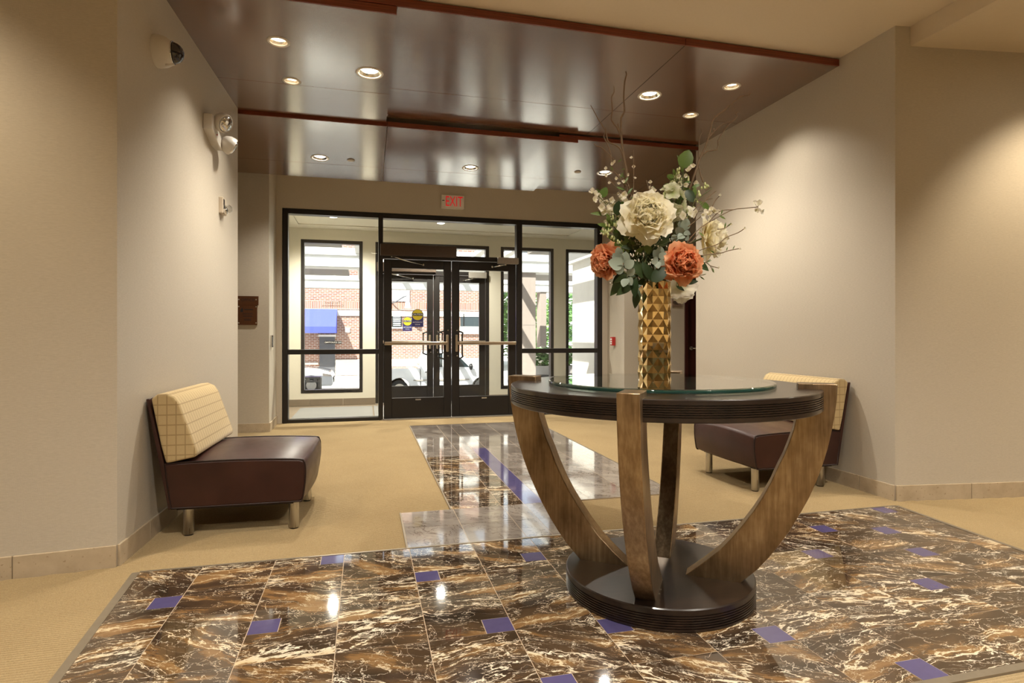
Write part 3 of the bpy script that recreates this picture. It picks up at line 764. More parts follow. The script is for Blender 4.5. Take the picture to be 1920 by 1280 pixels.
def sticker(x, z, w, y, label, full):
    t = thing('caution_sticker', (x, y, z), label, 'sticker', None)
    h = w * 1.55
    bm = prism(bmesh.new(), [(x - w / 2, z - h / 2), (x + w / 2, z - h / 2)] + [(x + w / 2 * math.cos(a), z + h / 2 - w / 2 + w / 2 * math.sin(a)) for a in [math.pi * i / 16 for i in range(17)]], y - .0006, y, 'y')
    build('backing', bm, M['navy'], t)
    build('disc', lathe(bmesh.new(), [(w * .46, y - .0012), (w * .46, y - .0006)], 32, (x, 0, z + h / 2 - w / 2), axis='y'), M['yellow'], t)
    build('band', box(x - w / 2, x + w / 2, y - .0018, y - .0012, z + h * .12, z + h * .27), M['ink'], t)
    text_mesh('CAUTION', w * .20, M['paper'], 'lettering', t, face_minus_y(x, y - .0022, z + h * .195), .0003)
    text_mesh('AUTOMATIC', w * .145, M['paper'], 'lettering', t, face_minus_y(x, y - .0012, z - h * .24), .0003)
    text_mesh('DOOR', w * .145, M['paper'], 'lettering', t, face_minus_y(x, y - .0012, z - h * .37), .0003)
q = at_y(783, 596, 7.546); sticker(q.x, q.z, .148, 7.546, 'larger yellow and navy caution sticker on the inner left glass door', True)

# fire alarm pull, plaques, wall plate, side door
fp = thing('fire_alarm_pull', (3.225, 7.24, .93), 'small red fire alarm pull station on the cream return wall', 'fire alarm')
build('box', box(3.192, 3.246, 7.205, 7.275, .93, 1.045), M['red'], fp, bevel=.004)
for zz in (.945, .975, 1.005): build('label_bar', box(3.189, 3.193, 7.215, 7.262, zz, zz + .018), M['paper'], fp)
build('pull_bar', box(3.184, 3.190, 7.22, 7.26, .966, .972), M['chrome'], fp)

pl = thing('office_plaque', (-1.245, 6.885, 1.18), 'copper OFFICE plaque on the narrow recess wall', 'plaque')
build('plate', box(-1.352, -1.15, 6.870, 6.889, 1.178, 1.395), M['copper'], pl, bevel=.001)
build('header_plate', box(-1.352, -1.137, 6.868, 6.889, 1.395, 1.492), M['copper'], pl, bevel=.001)
text_mesh('OFFICE', .042, M['ink'], 'lettering', pl, face_minus_y(-1.245, 6.867, 1.449), .0004)
for xx in (-1.335, -1.160):
    for zz in (1.455, 1.378, 1.20): build('rivet', lathe(bmesh.new(), [(.008, -.006), (.006, -.008), (.001, -.009)], 14, (xx, 6.872, zz), axis='y'), M['chrome'], pl)
build('emblem', prism(bmesh.new(), [(-1.318, 1.318), (-1.292, 1.318), (-1.292, 1.350), (-1.302, 1.366), (-1.312, 1.350), (-1.318, 1.345)], 6.8685, 6.870, 'y'), M['ink'], pl)
for (cx, zz, ww, hh) in ((-1.235, 1.345, .09, .010), (-1.245, 1.305, .10, .004), (-1.245, 1.295, .11, .004), (-1.245, 1.278, .09, .004), (-1.245, 1.268, .10, .004), (-1.245, 1.240, .07, .006), (-1.245, 1.228, .07, .006)):
    build('print_line', box(cx - ww / 2, cx + ww / 2, 6.8688, 6.870, zz - hh / 2, zz + hh / 2), M['ink'], pl)

sw = thing('card_reader', (-1.03, 7.05, .93), 'narrow steel card reader plate on the left return wall', 'card reader')
build('plate', box(-1.036, -1.014, 6.985, 7.075, .93, 1.065), M['chrome'], sw, bevel=.003)
build('slot', box(-1.0145, -1.012, 7.0, 7.06, .945, 1.05), M['black'], sw)

rp = thing('room_plaque', (3.966, 6.89, 1.44), 'small pinkish bronze plaque beside the dark wooden door', 'plaque')
build('plate', box(3.898, 4.036, 6.882, 6.899, 1.445, 1.548), M['pinkplaque'], rp, bevel=.002)
for zz, a, b in ((1.508, 3.915, 3.955), (1.508, 3.985, 4.02), (1.492, 3.905, 4.028), (1.476, 3.925, 3.985), (1.53, 3.93, 3.98)): build('print_line', box(a, b, 6.8805, 6.8825, zz - .004, zz + .004), M['ink'], rp)

dd = structure('door_5', (4.6, 6.95, 0), 'dark mahogany side door with steel lever beside the bronze plaque', 'door')
build('jamb', box(4.085, 4.13, 6.88, 6.965, 0, 2.20), M['darkdoor'], dd, bevel=.003); build('jamb', box(5.08, 5.125, 6.88, 6.965, 0, 2.20), M['darkdoor'], dd, bevel=.003)
build('head', box(4.13, 5.08, 6.88, 6.965, 2.15, 2.20), M['darkdoor'], dd); build('leaf', box(4.13, 5.08, 6.915, 6.958, .01, 2.15), M['darkdoor'], dd)
build('rosette', lathe(bmesh.new(), [(.026, -.010), (.026, 0)], 20, (4.19, 6.915, .895), axis='y'), M['chrome'], dd)
build('lever', tube(bmesh.new(), [(4.19, 6.915, .895), (4.19, 6.86, .895), (4.20, 6.85, .895), (4.30, 6.85, .895)], .011, 10), M['chrome'], dd, smooth=True)

# ------------------------------------------------------------------ left wall fixtures
def wl_x(y): return LC[0] + (LE[0] - LC[0]) * (y - LC[1]) / (LE[1] - LC[1])
y = 3.50; xw = wl_x(y); z = 2.585
dm = thing('dome_camera', (xw, y, z), 'white and smoked security dome camera high on the left wall', 'security camera')
build('base', lathe(bmesh.new(), [(.083, -.004), (.085, .012), (.078, .050), (.062, .078), (.055, .084)], 36, (xw, y, z), axis='x'), M['white'], dm, auto=R(40))
b = build('dome', lathe(bmesh.new(), [(.056 * math.cos(a), .080 + .056 * math.sin(a)) for a in [R(0), R(15), R(30), R(45), R(60), R(75), R(88)]], 32, (xw, y, z), axis='x'), M['dome'], dm, smooth=True)
ring = [(xw + .082, y + .057 * math.cos(a), z + .057 * math.sin(a)) for a in [2 * math.pi * i / 32 for i in range(32)]]
build('dome_ring', tube(bmesh.new(), ring, .004, 8, True), M['chrome'], dm, smooth=True)
build('latch', tube(bmesh.new(), [(xw + .05, y - .02, z - .075), (xw + .085, y + .004, z - .06)], .008, 8), M['white'], dm, smooth=True)
build('screw', lathe(bmesh.new(), [(.004, .055), (.004, .058)], 10, (xw + .006, y - .062, z + .012), axis='x'), M['black'], dm)

y = 4.44; xw = wl_x(y); z = 2.40
em = thing('emergency_light', (xw, y, z), 'white twin head emergency light on the left wall', 'emergency light')
build('housing', prism(bmesh.new(), [(4.31, 2.56), (4.31, 2.455), (4.50, 2.40), (4.62, 2.40), (4.62, 2.45), (4.50, 2.50), (4.45, 2.56)], xw - .005, xw + .055, 'x'), M['white'], em, bevel=.006)
for (yy, zz, dr) in ((4.42, 2.545, Vector((.75, -.45, -.45))), (4.60, 2.45, Vector((.8, .35, -.45)))):
    dr = dr.normalized(); bm = lathe(bmesh.new(), [(.022, -.045), (.045, -.03), (.062, .0), (.066, .035), (.060, .045)], 28)
    bm.transform(Matrix.Translation((xw + .085, yy, zz)) @ dr.to_track_quat('Z', 'Y').to_matrix().to_4x4())
    hd = build('lamp_head', bm, M['white'], em, auto=R(50))
    bm = lathe(bmesh.new(), [(.059, .042), (.045, .055), (.02, .062), (.001, .064)], 28)
    bm.transform(Matrix.Translation((xw + .085, yy, zz)) @ dr.to_track_quat('Z', 'Y').to_matrix().to_4x4())
    build('lens', bm, M['chrome'], hd, smooth=True)
build('test_button', lathe(bmesh.new(), [(.006, .054), (.006, .060)], 12, (xw + .0, 4.43, 2.455), axis='x'), M['red'], em)

y = 4.74; xw = wl_x(y); z = 1.97
sr = thing('strobe_alarm', (xw, y, z), 'small beige fire strobe with clear lens on the left wall', 'alarm strobe')
build('backplate', box(xw - .004, xw + .028, 4.69, 4.81, 1.965, 2.085), M['offwhite'], sr, bevel=.005)
build('lens', lathe(bmesh.new(), [(.030, .0), (.030, .03), (.018, .045), (.001, .048)], 20, (xw + .028, 4.765, 2.01), axis='x'), M['clear'], sr, smooth=True)
build('grille', box(xw + .0275, xw + .030, 4.70, 4.735, 2.0, 2.07), M['black'], sr)
build('horn', lathe(bmesh.new(), [(.022, 0), (.026, .02), (.02, .024)], 18, (xw + .026, 4.72, 1.985), axis='x'), M['chrome'], sr, smooth=True)

# ------------------------------------------------------------------ round table
TC = Vector((1.187, 2.217, 0))
PH0 = R(-36)
tb = thing('round_table', TC, 'round dark wood table on four curved bronze legs with grooved rim and base', 'table')
def grooved(r, z0, z1, g0, g1, n, ch=.006, dep=.006):
    prof = [(.001, z0), (r - ch, z0), (r, z0 + ch)]
    h = (g1 - g0) / n
    for i in range(n):
        a = g0 + i * h
        prof += [(r, a + h * .12), (r - dep, a + h * .3), (r - dep, a + h * .5), (r, a + h * .72)]
    prof += [(r, z1 - ch), (r - ch, z1), (.001, z1)]
    return prof
build('tabletop', lathe(bmesh.new(), grooved(.614, .780, .855, .795, .840, 6, .003, .005), 128, TC), M['espresso'], tb, auto=R(30))
build('base_disc', lathe(bmesh.new(), grooved(.3815, .0045, .088, .014, .068, 6, .004, .005), 112, TC), M['espresso'], tb, auto=R(30))
outer = [(.660, .876), (.657, .82), (.649, .754), (.639, .695), (.626, .632), (.609, .570), (.589, .508), (.564, .444), (.534, .381), (.500, .315), (.460, .25), (.424, .198), (.384, .147), (.322, .084)]
inner = [(.112, .084), (.180, .142), (.246, .204), (.292, .260), (.335, .32), (.372, .376), (.403, .431), (.434, .495), (.460, .56), (.479, .602), (.496, .65), (.512, .70), (.522, .75), (.526, .79), (.527, .876)]
for kq in range(4):
    ph = PH0 + kq * math.pi / 2
    e = Vector((math.cos(ph), math.sin(ph), 0)); n = Vector((-e.y, e.x, 0))
    bm = bmesh.new(); w = .0375
    no, ni = len(outer), len(inner)
    poly = outer + inner
    A = [bm.verts.new(TC + e * r - n * w + UP * z) for r, z in poly]; B = [bm.verts.new(TC + e * r + n * w + UP * z) for r, z in poly]
    m_ = len(poly)
    for i in range(m_): bm.faces.new((A[i], A[(i + 1) % m_], B[(i + 1) % m_], B[i]))
    # side faces as a quad strip between the outer and inner edges
    def side(V):
        o = V[:no]; q_ = V[no:][::-1]
        i = j = 0
        while i < no - 1 or j < ni - 1:
            if j >= ni - 1 or (i < no - 1 and (i + 1) / (no - 1) <= (j + 1) / (ni - 1)):
                bm.faces.new((o[i], o[i + 1], q_[j])); i += 1
            else:
                bm.faces.new((o[i], q_[j + 1], q_[j])); j += 1
    side(A); side(B)
    bmesh.ops.recalc_face_normals(bm, faces=bm.faces[:])
    build('leg', bm, M['bronze'], tb, auto=R(35), bevel=.003, seg=2)
gt = thing('glass_disc', TC + Vector((0, 0, .855)), 'round clear glass disc lying on the table under the vase', 'glass top')
build('glass_plate', lathe(bmesh.new(), [(.001, .8555), (.452, .8555), (.4545, .858), (.4545, .869), (.4515, .8725), (.001, .8725)], 128, TC), M['tglass'], gt, auto=R(25))
build('polished_edge', lathe(bmesh.new(), [(.4548, .858), (.4552, .8585), (.4552, .8685), (.4548, .869)], 128, TC, cap=False), M['gedge'], gt, smooth=True)
for kq in range(6):
    a = kq * math.pi / 3 + .2
    build('bumper', lathe(bmesh.new(), [(.010, .8540), (.010, .8560)], 14, TC + Vector((.40 * math.cos(a), .40 * math.sin(a), 0))), M['clear'], gt)

# ------------------------------------------------------------------ vase
VC = at_depth(1227, 700, 2.44); VC = Vector((VC.x, VC.y, .8725)); VR, VH = .0655, .408
vs = thing('gold_vase', VC, 'tall mirrored gold vase with raised diamond facets', 'vase')
def vase_mesh():
    bm = bmesh.new(); nc, nr = 9, 13
    dz = VH / nr; ring = []
    rot = R(-118 - 6)
    for j in range(nr + 1):
        off = 0 if j % 2 == 0 else .5
        ring.append([bm.verts.new(VC + Vector((VR * .965 * math.cos(rot + 2 * math.pi * (i + off) / nc), VR * .965 * math.sin(rot + 2 * math.pi * (i + off) / nc), j * dz))) for i in range(nc)])
    def vtx(a, z, r): return bm.verts.new(VC + Vector((r * math.cos(a), r * math.sin(a), z)))
    for j in range(nr):
        for i in range(nc):
            if j % 2 == 0: lo = ring[j]; hi = ring[j + 1]; l0, l1 = lo[i], lo[(i + 1) % nc]; top = hi[i]
            else: lo = ring[j]; hi = ring[j + 1]; l0, l1 = lo[i], lo[(i + 1) % nc]; top = hi[(i + 1) % nc]
    # diamonds: between ring j-1, j, j+1 with raised centre
    for j in range(nr + 1):
        for i in range(nc):
            off = 0 if j % 2 == 0 else .5
            ac = rot + 2 * math.pi * (i + off + .5) / nc
            L = ring[j][i]; Rr = ring[j][(i + 1) % nc]
            t = b_ = None
            if j < nr: t = ring[j + 1][i if j % 2 == 0 else (i + 1) % nc]
            if j > 0: b_ = ring[j - 1][i if j % 2 == 0 else (i + 1) % nc]
            c = vtx(ac, j * dz, VR * 1.045)
            if t: bm.faces.new((c, Rr, t)); bm.faces.new((c, t, L))
            if b_: bm.faces.new((c, L, b_)); bm.faces.new((c, b_, Rr))
    bmesh.ops.recalc_face_normals(bm, faces=bm.faces[:])
    return bm
build('body', vase_mesh(), M['gold'], vs)
build('rim', lathe(bmesh.new(), [(VR * .93, VC.z + VH - .10), (VR * .93, VC.z + VH - .002), (VR * .98, VC.z + VH + .001), (VR * 1.0, VC.z + VH - .004)], 36, (VC.x, VC.y, 0), cap=False), M['gold'], vs, smooth=True)
build('foot', lathe(bmesh.new(), [(.001, VC.z), (VR * .97, VC.z), (VR * .97, VC.z + .006), (.001, VC.z + .006)], 36, (VC.x, VC.y, 0)), M['gold'], vs)

# ------------------------------------------------------------------ lounge chairs
def lounge_chair(loc, rz, label):
    """built at world origin facing +x; x=0 at the wall side of the foot print, y centred"""
    c = thing('lounge_chair', (0, 0, 0), label, 'chair', 'pair of armless lounge chairs')
    W = .365
    # seat body profile (x, z)
    body = [(.105, .163), (.735, .168), (.752, .178), (.766, .27), (.768, .345), (.760, .380), (.740, .392), (.60, .400), (.45, .404), (.30, .404), (.20, .402), (.075, .395), (.085, .30)]
    bm = prism(bmesh.new(), body, -W, W, 'y')
    bmesh.ops.subdivide_edges(bm, edges=[e for e in bm.edges if abs(e.verts[0].co.y - e.verts[1].co.y) > .5], cuts=9)
    for v in bm.verts:
        f = 1 - (v.co.y / W) ** 2
        if v.co.z > .37: v.co.z += .022 * f
        if v.co.x > .7: v.co.x += .022 * f
    bmesh.ops.recalc_face_normals(bm, faces=bm.faces[:])
    seat = build('seat', bm, M['leather'], c, auto=R(40), bevel=.010, seg=3)
    prof = smooth_path([(p[0], 0, p[1]) for p in body[1:11]], 3)
    for s in (-1, 1):
        build('piping', tube(bmesh.new(), [(p.x - .002, s * (W - .003), p.z + (.001 if p.z > .3 else 0)) for p in prof] + [(.08, s * (W - .003), .398), (.09, s * (W - .003), .30), (.108, s * (W - .003), .166)], .005, 6, True), M['piping'], seat, smooth=True)
    # leather back shell
    build('back_shell', prism(bmesh.new(), [(.094, .158), (.108, .165), (.074, .40), (.004, .735), (-.010, .733), (.030, .52)], -W + .004, W - .004, 'y'), M['leather'], c, bevel=.004)
    # upholstered back
    back = [(.085, .400), (.225, .428), (.232, .45), (.200, .55), (.168, .64), (.146, .705), (.122, .742), (.085, .760), (.045, .757), (.016, .735), (.030, .66), (.060, .50)]
    build('backrest', prism(bmesh.new(), back, -W - .004, W + .004, 'y'), M['plaid'], c, auto=R(38), bevel=.012, seg=3)
    build('base_plate', box(.125, .70, -W + .03, W - .03, .150, .166), M['piping'], c)
    for x in (.165, .695):
        for y in (-.275, .275):
            lg = build('leg', lathe(bmesh.new(), [(.025, .006), (.026, .010), (.026, .154)], 24, (x, y, 0)), M['steel'], c, auto=R(40))
            build('glide', lathe(bmesh.new(), [(.022, 0), (.022, .008)], 20, (x, y, 0)), M['black'], lg)
    c.location = loc; c.rotation_euler = (0, 0, rz)
    return c
ch = lounge_chair((-1.066, 3.705, 0), R(-2), 'armless leather and plaid lounge chair against the wall with the dome camera')
ch2 = dup(ch, (3.275, 3.725, 0), R(180)); ch2['label'] = 'armless leather and plaid lounge chair partly hidden behind the round table'

# ------------------------------------------------------------------ vestibule
YO = 9.30
vf = setp(build('floor_vestibule', box(-1.35, 4.4, 7.62, 9.5, -.15, -.004), M['slate'], origin=(1.5, 8.5, -.15)), 'brown tiled floor of the glass vestibule', 'floor', kind='structure')
for (x0, x1) in ((-.92, .10), (.12, 2.0), (2.02, 3.6)):
    build('walk_off_mat', box(x0, min(x1, 3.2), 7.76, 9.05, -.005, .004), M['mat'], vf)
wv = structure('wall_vestibule_left', (-1.35, 8.5, 0), 'cream left wall of the vestibule', 'wall'); build('wall_panel', box(-1.45, -1.30, 7.64, 9.48, 0, 3.1), M['cream'], wv)
wv = structure('wall_vestibule_right', (4.4, 8.5, 0), 'cream right wall of the vestibule', 'wall'); build('wall_panel', box(4.35, 4.5, 7.64, 9.48, 0, 3.1), M['cream'], wv)
wi = structure('wall_vestibule_inner', (1.1, 7.7, 0), 'cream vestibule side of the storefront wall', 'wall')
build('wall_panel', box(-1.35, 4.4, 7.64, 7.70, 2.605, 3.1), M['cream'], wi); build('wall_panel', box(3.172, 4.4, 7.64, 7.70, 0, 2.605), M['cream'], wi); build('wall_panel', box(-1.35, -.972, 7.64, 7.70, 0, 2.605), M['cream'], wi)
cv = setp(build('ceiling_vestibule', box(-1.45, 4.5, 7.64, 9.48, 2.705, 3.1), M['cream'], origin=(1.5, 8.5, 2.705)), 'cream ceiling of the vestibule with a low border', 'ceiling', kind='structure')
for a in ((-1.35, 4.4, 9.02, 9.31), (-1.35, -.95, 7.69, 9.02), (3.22, 4.4, 7.69, 9.02), (-.95, 3.22, 7.69, 7.90)):
    build('soffit', box(a[0], a[1], a[2], a[3], 2.69, 2.707), M['cream'], cv)
def zat(v, u=700, Y=YO): return at_y(u, v, Y).z
wa0, wa1 = X_at(564, YO), X_at(680, YO); da0, da1 = X_at(704, YO), X_at(917, YO); wb0, wb1 = X_at(939, YO), X_at(1038, YO); wc0, wc1 = X_at(1061, YO), X_at(1148, YO)
wz0, wz1 = .19, 2.52
wo = structure('wall_vestibule_outer', (1.5, YO, 0), 'cream outer vestibule wall with tall windows', 'wall')
for (a, b) in ((-1.35, wa0), (wa1, da0), (da1, wb0), (wb1, wc0), (wc1, 4.4)): build('wall_pier', box(a, b, YO, YO + .18, 0, wz1 if (a > -1 and b < 4.3) else 2.71), M['cream'], wo)
build('wall_header', box(wa0, wc1, YO, YO + .18, wz1, 2.71), M['cream'], wo)
for (a, b) in ((wa0, wa1), (wb0, wb1), (wc0, wc1)): build('sill_wall', box(a, b, YO, YO + .18, 0, wz0), M['cream'], wo)
for k, (a, b) in enumerate(((-1.3, da0), (da1, 4.35))):
    n = int((b - a) / .61) + 1
    rt_ = structure('baseboard_vestibule_' + ('left', 'right')[k], (a, YO, 0), 'brown tile baseboard under the %s vestibule window' % ('wide', 'pair of')[k] if False else ('brown tile baseboard below the lettered vestibule window', 'brown tile baseboard below the twin vestibule windows')[k], 'baseboard')
    for i in range(n): build('tile_segment', box(a + i * (b - a) / n + .002, a + (i + 1) * (b - a) / n - .002, YO - .012, YO, 0, .10), M['slate'], rt_)
def simple_window(name, a, b, z0, z1, label, fw=.05):
    w = structure(name, ((a + b) / 2, YO + .09, z0), label, 'window')
    for q in ((a, a + fw, z0, z1), (b - fw, b, z0, z1), (a + fw, b - fw, z1 - fw, z1), (a + fw, b - fw, z0, z0 + fw)): mem(w, *q, YO - .004, YO + .11)
    pane(w, a + fw - .005, b - fw + .005, z0 + fw - .005, z1 - fw + .005, YO + .05)
    return w
w4 = simple_window('window_4', wa0, wa1, wz0, wz1, 'tall outer vestibule window with lettering on the glass')
w5 = simple_window('window_5', wb0, wb1, wz0, wz1, 'tall outer vestibule window beside the outer doors in front of the stone pillar')
w6 = simple_window('window_6', wc0, wc1, wz0, wz1, 'tall outer vestibule window facing the pale side wall')
q = at_y(624, 567.5, YO + .05); q2 = at_y(624, 573, YO + .05)
text_mesh('The Grand', .052, M['ink'], 'lettering', w4, face_minus_y(q.x, YO + .045, q.z, True), .0004)
text_mesh('Condominiums', .052, M['ink'], 'lettering', w4, face_minus_y(q2.x, YO + .045, q2.z, True), .0004)
q = at_y(624.5, 641.7, YO + .05)
build('notice_plate', box(q.x - .128, q.x + .128, YO + .043, YO + .0465, q.z - .022, q.z + .022), M['ink'], w4)
text_mesh('NO SOLICITING', .034, M['paper'], 'notice_lettering', w4, face_minus_y(q.x, YO + .0425, q.z, True), .0004)
# outer doors
w7 = structure('window_7', ((da0 + da1) / 2, YO + .09, 2.03), 'glass transom above the outer entrance doors', 'window')
for a in ((da0, da0 + .055, 0, 2.52), (da1 - .055, da1, 0, 2.52), (da0 + .055, da1 - .055, 2.465, 2.52), (da0 + .055, da1 - .055, 2.035, 2.092)): mem(w7, *a, YO - .005, YO + .11)
pane(w7, da0 + .05, da1 - .05, 2.085, 2.47, YO + .05)
mid = (da0 + da1) / 2
d3 = door_leaf('door_3', da0 + .06, mid - .003, YO + .05, 'left leaf of the outer glass doors with a caution sticker', 'l')
d4 = door_leaf('door_4', mid + .003, da1 - .06, YO + .05, 'right leaf of the outer glass doors without stickers', 'r')
op2 = thing('door_operator', (mid - .4, YO - .05, 2.06), 'brown automatic door operator box above the outer left door', 'door operator')
build('housing', box(da0 + .02, mid + .03, YO - .09, YO - .005, 2.062, 2.20), M['brownbox'], op2, bevel=.004); arm(op2, [(da0 + .15, YO - .04, 2.055), (da0 + .24, YO - .09, 2.02), (da0 + .58, YO + .0, 1.965)])
cl2 = thing('door_closer', (da1 - .2, YO - .04, 2.0), 'grey box door closer above the outer right door', 'door closer')
build('body', box(da1 - .34, da1 - .05, YO - .07, YO - .005, 1.99, 2.085), M['greybox'], cl2, bevel=.006); arm(cl2, [(da1 - .25, YO - .05, 1.985), (da1 - .34, YO - .07, 1.965), (da1 - .42, YO + .0, 1.955)], 'chrome', .010)
setp(build('trim_2', box(da0, da1, YO - .02, YO + .2, -.004, .011), M['greybox']), 'thin aluminium threshold under the outer glass doors', 'threshold', kind='structure')
q = at_y(764, 607, YO + .04); sticker(q.x, q.z, .145, YO + .045, 'smaller looking caution sticker on the outer left glass door', True)
for i, (x, yy) in enumerate(((-.43, 8.42), (1.07, 8.50))):
    downlight((x, yy, 2.705), .085, M['daylit'], ('lit round vestibule downlight behind the left sidelight', 'lit round vestibule downlight behind the inner doors')[i], 150, 150, .7, depth=-.004, col=(1, .93, .8), name='vestibule_downlight')

# ------------------------------------------------------------------ outside
def out(name, bm, m, label, cat, kind='structure', **k): return setp(build(name, bm, M[m], **k), label, cat, kind=kind)
GT = -.67
out('terrace', prism(bmesh.new(), [(9.48, -.02), (11.0, -.02), (14.5, GT), (19.6, GT), (19.6, -3), (9.48, -3)], -16, 18, 'x'), 'walk', 'pale concrete entrance terrace sloping to the street', 'pavement')
ST = -1.25
out('street', box(-40, 40, 19.6, 27.6, -3, ST), 'asphalt', 'grey asphalt street behind the entrance terrace', 'street')
out('far_sidewalk', box(-40, 40, 27.6, 60, -3, -.9), 'walk', 'bright concrete sidewalk across the street', 'pavement')
for k in range(5):
    pass
YB = 30.0
bl = thing('brick_building', (-2, YB + 2, -.9), 'brick building across the street with a grey door and stone band', 'building')
bxr = at_y(906, 600, YB).x
build('wall', box(-25, bxr, YB, YB + 8, -.9, 9), M['brick'], bl)
def bpx(u0, u1, v0, v1, d0, d1, m, name, parent=None):
    a = at_y(u0, v1, YB); b = at_y(u1, v0, YB); um = (u0 + u1) / 2
    zb, zt = at_y(um, v1, YB).z, at_y(um, v0, YB).z
    return build(name, box(a.x, b.x, YB - d1, YB - d0, zb, zt), M[m], parent or bl)
bpx(470, 906, 566, 580, -.02, .03, 'soldier', 'soldier_course')
bpx(470, 906, 582, 592, -.02, .07, 'stone', 'stone_band')
bpx(629, 906, 673, 701, -.02, .10, 'stone', 'stone_base'); bpx(470, 597, 680, 684, -.02, .06, 'stone', 'stone_base')
gd = bpx(599, 628, 631, 703, .0, .05, 'greydoor', 'steel_door'); bpx(597, 630, 627, 631, -.02, .09, 'stone', 'lintel')
bpx(647, 656, 614, 623, .0, .05, 'paper', 'notice_board'); bpx(623, 627, 671, 675, .05, .10, 'chrome', 'door_handle', gd) if False else None
bpx(735, 768, 520, 565, -.02, .05, 'siding', 'siding_panel')
for u in (742, 748.5, 755, 761.5): bpx(u - .4, u + .4, 520, 565, .05, .09, 'beam', 'siding_batten')
wnd = bpx(735, 753, 588, 613, .0, .04, 'carglass', 'window'); bpx(733.5, 754.5, 586, 588, -.02, .09, 'beam', 'window_head'); bpx(733.5, 754.5, 613, 615.5, -.02, .11, 'stone', 'window_sill')
for i in range(6): bpx(737, 751, 592 + i * 3.4, 593.6 + i * 3.4, .04, .07, 'paper', 'blind_slat')
wnd = bpx(863, 898, 588, 612, .0, .04, 'carglass', 'window'); bpx(862, 900, 612, 626, -.02, .12, 'beam', 'window_sill'); bpx(868.5, 870, 588, 612, .04, .08, 'black', 'mullion')
aw = thing('blue_awning', (at_y(600, 600, YB).x, YB - .6, 1.0), 'bright blue fabric awning on the brick building', 'awning')
x0, x1 = at_y(520, 600, YB - .6).x, at_y(631, 600, YB - .6).x; zt, zb = at_y(600, 579, YB).z, at_y(600, 624, YB - 1.2).z
build('canopy', prism(bmesh.new(), [(YB - .0705, zt), (YB - .0705, zt - .05), (YB - 1.15, zb + .22), (YB - 1.15, zb + .28)], x0, x1, 'x'), M['blue'], aw)
build('valance', box(x0, x1, YB - 1.18, YB - 1.14, zb, zb + .30), M['blue'], aw)
build('side_cheek', prism(bmesh.new(), [(YB - .0705, zt - .04), (YB - .0705, zb), (YB - 1.15, zb), (YB - 1.15, zb + .24)], x1 - .02, x1, 'x'), M['blue'], aw)
wlp = at_y(763, 566, YB)
ln = thing('wall_lantern', (wlp.x, YB - .5, wlp.z - .4), 'grey gooseneck wall lantern on the brick building', 'lantern')
build('gooseneck', tube(bmesh.new(), smooth_path([(wlp.x - .78, YB, wlp.z - .05), (wlp.x - .6, YB - .3, wlp.z - .03), (wlp.x - .2, YB - .55, wlp.z + .22), (wlp.x, YB - .6, wlp.z + .28)], 5), .03, 8), M['greydoor'], ln, smooth=True)
build('shade', lathe(bmesh.new(), [(.06, wlp.z + .3), (.08, wlp.z + .05), (.12, wlp.z - .1), (.17, wlp.z - .35), (.02, wlp.z - .35)], 20, (wlp.x, YB - .6, 0)), M['siding'], ln, auto=R(40))

# canopy over the drive
cn = thing('entrance_canopy', (0, 17, 2.9), 'white beamed entrance canopy outside the doors', 'canopy')
xe = at_z(643, 470, 3.24).x
for (a, b) in ((-14, xe), (4.2, 14)):
    build('soffit_panel', box(a, b, 9.62, 15.0, 3.24, 3.34), M['soffit'], cn); build('soffit_panel', box(a, b, 17.9, 22.0, 3.24, 3.34), M['soffit'], cn)
for (ya, yb_) in ((16.1, 16.7), (23.2, 23.7)):
    build('cross_beam', box(-14, 14, ya, yb_, 2.90, 3.40), M['beam'], cn); build('beam_ledge', box(-14, 14, ya - .05, ya, 3.20, 3.26), M['beam'], cn)
    build('beam_underside', box(-14, 14, ya + .06, yb_ - .06, 2.885, 2.90), M['beam'], cn)
build('cross_beam', box(-14, 14, 9.48, 9.62, 2.98, 3.40), M['beam'], cn)
n = 6
for i in range(n):
    x = xe + (i + .5) * (4.2 - xe) / n
    for (ya, yb_) in ((9.62, 16.1), (16.7, 23.2)): build('joist', box(x - .10, x + .10, ya, yb_, 3.26, 3.38), M['beam'], cn)
pa, pb = at_y(960, 600, 16.3).x, at_y(1003, 600, 16.3).x
pw = thing('stone_pillar', ((pa + pb) / 2, 16.5, GT), 'wide grey stone pillar carrying the front canopy beam', 'pillar')
build('shaft', box(pa, pb, 16.2, 16.85, GT + .35, 2.9), M['pillar'], pw, bevel=.01); build('plinth', box(pa - .08, pb + .08, 16.1, 16.95, GT, GT + .35), M['stone'], pw, bevel=.02)
build('joint_band', box(pa - .004, pb + .004, 16.196, 16.854, at_y(980, 609, 16.3).z - .008, at_y(980, 609, 16.3).z + .008), M['soffit'], pw)
pa, pb = at_y(1012, 600, 23.3).x, at_y(1024, 600, 23.3).x
pw = thing('stone_pillar', ((pa + pb) / 2, 23.5, ST), 'slim grey stone pillar carrying the far canopy beam', 'pillar')
build('shaft', box(pa, pb, 23.25, 23.75, ST + .4, 2.9), M['pillar'], pw, bevel=.01); build('plinth', box(pa - .06, pb + .06, 23.2, 23.8, ST, ST + .4), M['stone'], pw, bevel=.02)
swl = thing('side_wall', (4.75, 11, -.02), 'pale panelled side wall beside the entrance', 'wall')
for (a, b) in ((9.5, 11.2), (11.21, 12.6)): build('wall_panel', box(4.6, 4.9, a, b, -.35, 2.70), M['stone'], swl)
build('coping', box(4.5, 5.0, 9.5, 12.75, 2.70, 2.95), M['beam'], swl)

